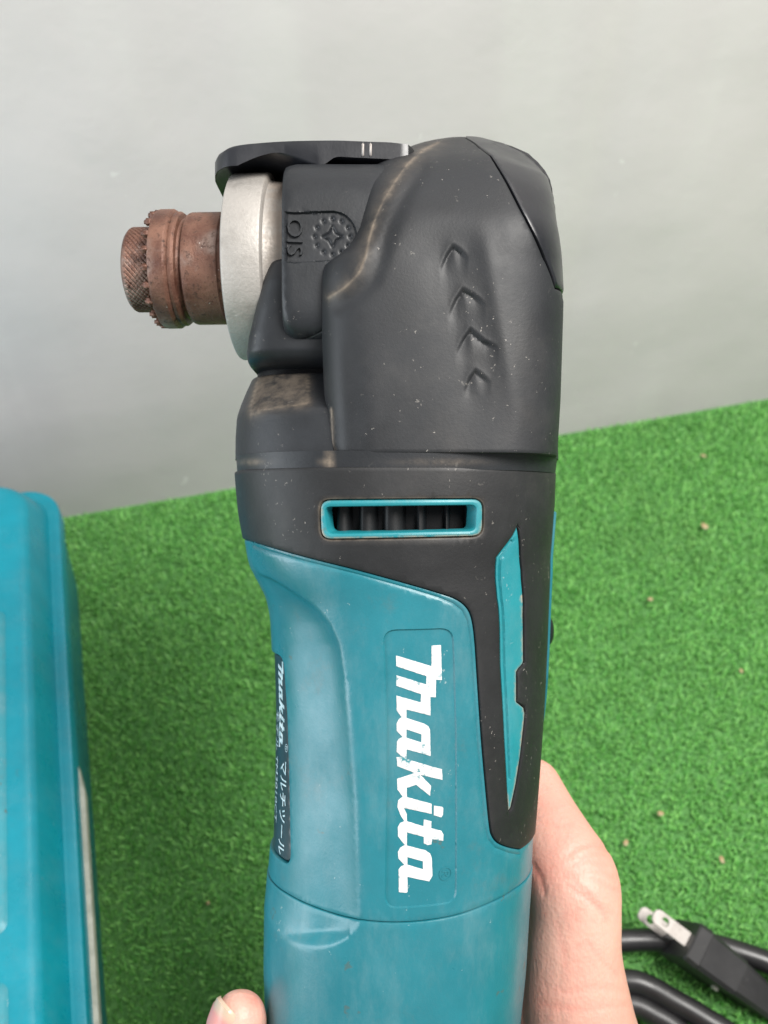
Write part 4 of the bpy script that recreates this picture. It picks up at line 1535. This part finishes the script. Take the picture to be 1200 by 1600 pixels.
hobj = finish('hand', hm, M['skin'], hand, True, None, np.clip(red, 0, 1))
hobj.data.update()
# nails: curved plates on the left-front side of each fingertip
for dv, dr in FING:
    tip = P(374, 1574 + dv, -.014)
    knu = P(370, 1640 + dv, -.0105)
    ax = Vector(tip - knu).normalized()
    side = Vector((-0.76, -0.65, 0)).normalized()
    side = (side - ax * side.dot(ax)).normalized()
    bi = ax.cross(side)
    V, Fc, du = [], [], []
    for i in range(15):
        s_ = i / 14
        c0 = Vector(knu) + ax * (0.0002 + s_ * 0.0164)
        rad_ = (0.0076 + dr) - 0.0023 * max(0, s_ - 0.45) / 0.55
        for j in range(13):
            t = (j / 12 - 0.5) * R(104)
            k = max(0.0, (s_ - 0.72) / 0.28)
            back = 0.0030 * k * (abs(j / 12 - 0.5) * 2) ** 2
            p = c0 - ax * back + (side * math.cos(t) + bi * math.sin(t)) * rad_ * 1.0
            V.append(p)
            du.append(smooth01(np.array((s_ - 0.78) / 0.12)) * 1.0)
    n1_ = len(V)
    V2 = [v - side * 0.0009 for v in V]
    for i in range(14):
        for j in range(12):
            a_ = i * 13 + j
            Fc.append((a_, a_ + 1, a_ + 14, a_ + 13))
            Fc.append((n1_ + a_, n1_ + a_ + 13, n1_ + a_ + 14, n1_ + a_ + 1))
    ring_ = [j for j in range(13)] + [i * 13 + 12 for i in range(1, 15)] + [14 * 13 + j for j in range(11, -1, -1)] + [i * 13 for i in range(13, 0, -1)]
    for i in range(len(ring_)):
        a_, b_ = ring_[i], ring_[(i + 1) % len(ring_)]
        Fc.append((a_, b_, b_ + n1_, a_ + n1_))
    allV = [Vector(v) + HO for v in V + V2]
    mesh_obj('fingernail', allV, Fc, M['nail'], hand, True, 45, du + du)

# ------------------------------------------------------------------ power cord and plug on the turf
cord = thing('power_cord', 'black rubber power cord lying in loops on the turf with its two blade plug', 'power cord', ground(1100, 1560, 0.0))
CO = -cord.location
CR = 0.0047


def G(u, v, h):
    return ground(u, v, h) + CO


dpl = 0.397
Nv_c, Lv_c = Vector((-0.21, -0.30, 0.92)).normalized(), Vector((0.77, -0.59, 0))
Lv_c = (Lv_c - Nv_c * Lv_c.dot(Nv_c)).normalized()
Wv_c = Nv_c.cross(Lv_c)
cam2w = lambda v: Vector((1, 0, 0)) * v.x + UP * v.y + FWD * v.z
Lv, Nv, Wv = cam2w(Lv_c), cam2w(Nv_c), cam2w(Wv_c)
pl0 = CAM + Vector((1, 0, 0)) * ((1074 - 600) / F * dpl) + UP * ((800 - 1468) / F * dpl) + FWD * dpl + CO     # root of the upper blade
PC = pl0 + Nv * 0.00635                        # centre of the plug's face


def plug_loop(l, w, n0, n1, ch=0.0016):
    """octagonal section at distance l behind the face"""
    q_ = [(-w + ch, n0), (w - ch, n0), (w, n0 + ch), (w, n1 - ch), (w - ch, n1), (-w + ch, n1), (-w, n1 - ch), (-w, n0 + ch)]
    return [PC + Lv * l + Wv * a_ + Nv * b_ for a_, b_ in q_]


def skin_loops(name, loops, mat, parent, sharp=30):
    V, Fc = [], []
    n_ = len(loops[0])
    for lp in loops:
        V += lp
    for i in range(len(loops) - 1):
        for j in range(n_):
            k = (j + 1) % n_
            Fc.append((i * n_ + j, i * n_ + k, (i + 1) * n_ + k, (i + 1) * n_ + j))
    Fc += [tuple(range(n_)), tuple(range((len(loops) - 1) * n_, len(loops) * n_))]
    return mesh_obj(name, V, Fc, mat, parent, True, sharp)


plug = skin_loops('plug_body', [plug_loop(0.0, .0076, -.0108, .0120), plug_loop(0.0006, .0082, -.0114, .0126), plug_loop(.0062, .0084, -.0116, .0128), plug_loop(.0066, .0080, -.0112, .0124), plug_loop(.0255, .0074, -.0102, .0110),
                  plug_loop(.0258, .0070, -.0098, .0106), plug_loop(.048, .0056, -.0070, .0075), plug_loop(.052, .0046, -.0045, .0045)], M['plug'], cord)
skin_loops('plug_catch', [[p + Wv * -.0088 for p in [PC + Lv * (.021 + a_) + Nv * (-.002 + b_) for a_, b_ in ((0, 0), (.0022, 0), (.0022, .0022), (0, .0022))]],
                          [p + Wv * -.0066 for p in [PC + Lv * (.021 + a_) + Nv * (-.002 + b_) for a_, b_ in ((0, 0), (.0022, 0), (.0022, .0022), (0, .0022))]]], M['strip'], plug)


def blade_at(nof):
    """rounded flat blade with a hole"""
    o_ = []
    wdt, ln, rr = 0.0030, 0.0175, 0.0024
    o_ += [(0.002, -wdt), (-ln + rr, -wdt)]
    for i in range(1, 6):
        t = R(-90 - 90 * i / 6)
        o_.append((-ln + rr + rr * math.cos(t), -wdt + rr + rr * math.sin(t)))
    o_ += [(-ln, wdt - rr)]
    for i in range(1, 6):
        t = R(180 - 90 * i / 6)
        o_.append((-ln + rr + rr * math.cos(t), wdt - rr + rr * math.sin(t)))
    o_ += [(-ln + rr, wdt), (0.002, wdt)]
    hl = [(-0.0118 + 0.0019 * math.cos(2 * math.pi * i / 16), 0.0019 * math.sin(2 * math.pi * i / 16)) for i in range(16)]
    pts_ = o_ + hl
    n_ = len(o_)
    ed2 = [(i, (i + 1) % n_) for i in range(n_)] + [(n_ + i, n_ + (i + 1) % 16) for i in range(16)]
    res = delaunay_2d_cdt([Vector((a_ * 1000, b_ * 1000)) for a_, b_ in pts_], ed2, [], 0, 1e-7)
    V2 = np.array([(p.x, p.y) for p in res[0]]) / 1000
    T = [t for t in res[2]]
    cen = np.array([V2[list(t)].mean(0) for t in T])
    ok = inside(cen, o_) & ~inside(cen, hl)
    T = [tuple(t) for t, k in zip(T, ok) if k]
    th = 0.0006
    V = [pl0 + Lv * a_ + Wv * b_ + Nv * (nof - th) for a_, b_ in V2] + [pl0 + Lv * a_ + Wv * b_ + Nv * (nof + th) for a_, b_ in V2]
    m_ = len(V2)
    Fc = [t for t in T] + [tuple(i + m_ for i in t[::-1]) for t in T]
    e_ = {}
    for t in T:
        for i in range(3):
            e_[(t[i], t[(i + 1) % 3])] = 1
    Fc += [(a_, b_, b_ + m_, a_ + m_) for a_, b_ in e_ if (b_, a_) not in e_]
    return mesh_obj('plug_blade', V, Fc, M['blade'], cord, False)


blade_at(0.0)
blade_at(0.0127)
hz = 0.007 + CR
tail = [PC + Lv * .050, PC + Lv * .060 + Vector((0, 0, -.002)), PC + Lv * .085 + Vector((.004, 0, -.004))]
path = [tail[0], tail[1], tail[2], G(1330, 1690, hz + .004), G(1430, 1660, hz), G(1440, 1600, hz), G(1360, 1545, hz), G(1240, 1518, hz), G(1180, 1496, hz), G(1110, 1476, hz), G(1040, 1469, hz), G(970, 1470, hz), G(880, 1478, hz), G(800, 1510, hz), G(770, 1550, hz), G(820, 1570, hz),
        G(900, 1540, hz), G(980, 1533, hz + .003), G(1016, 1543, hz + .003), G(1050, 1562, hz + .003), G(1098, 1590, hz + .003), G(1155, 1630, hz + .003), G(1240, 1730, hz + .003), G(1330, 1840, hz), G(1240, 1900, hz), G(1180, 1790, hz), G(1120, 1680, hz), G(1062, 1612, hz), G(1022, 1585, hz), G(980, 1568, hz), G(900, 1572, hz - .001), G(820, 1610, hz), G(760, 1740, hz)]
# ... and up to the butt of the tool
butt = tool_loc + UP * 0.002 + CO
path += [G(740, 1950, 0.03), butt + UP * -0.03 + FWD * .004, butt]
tube('cord_sheath', path, CR, M['cord'], cord, 18, 10)
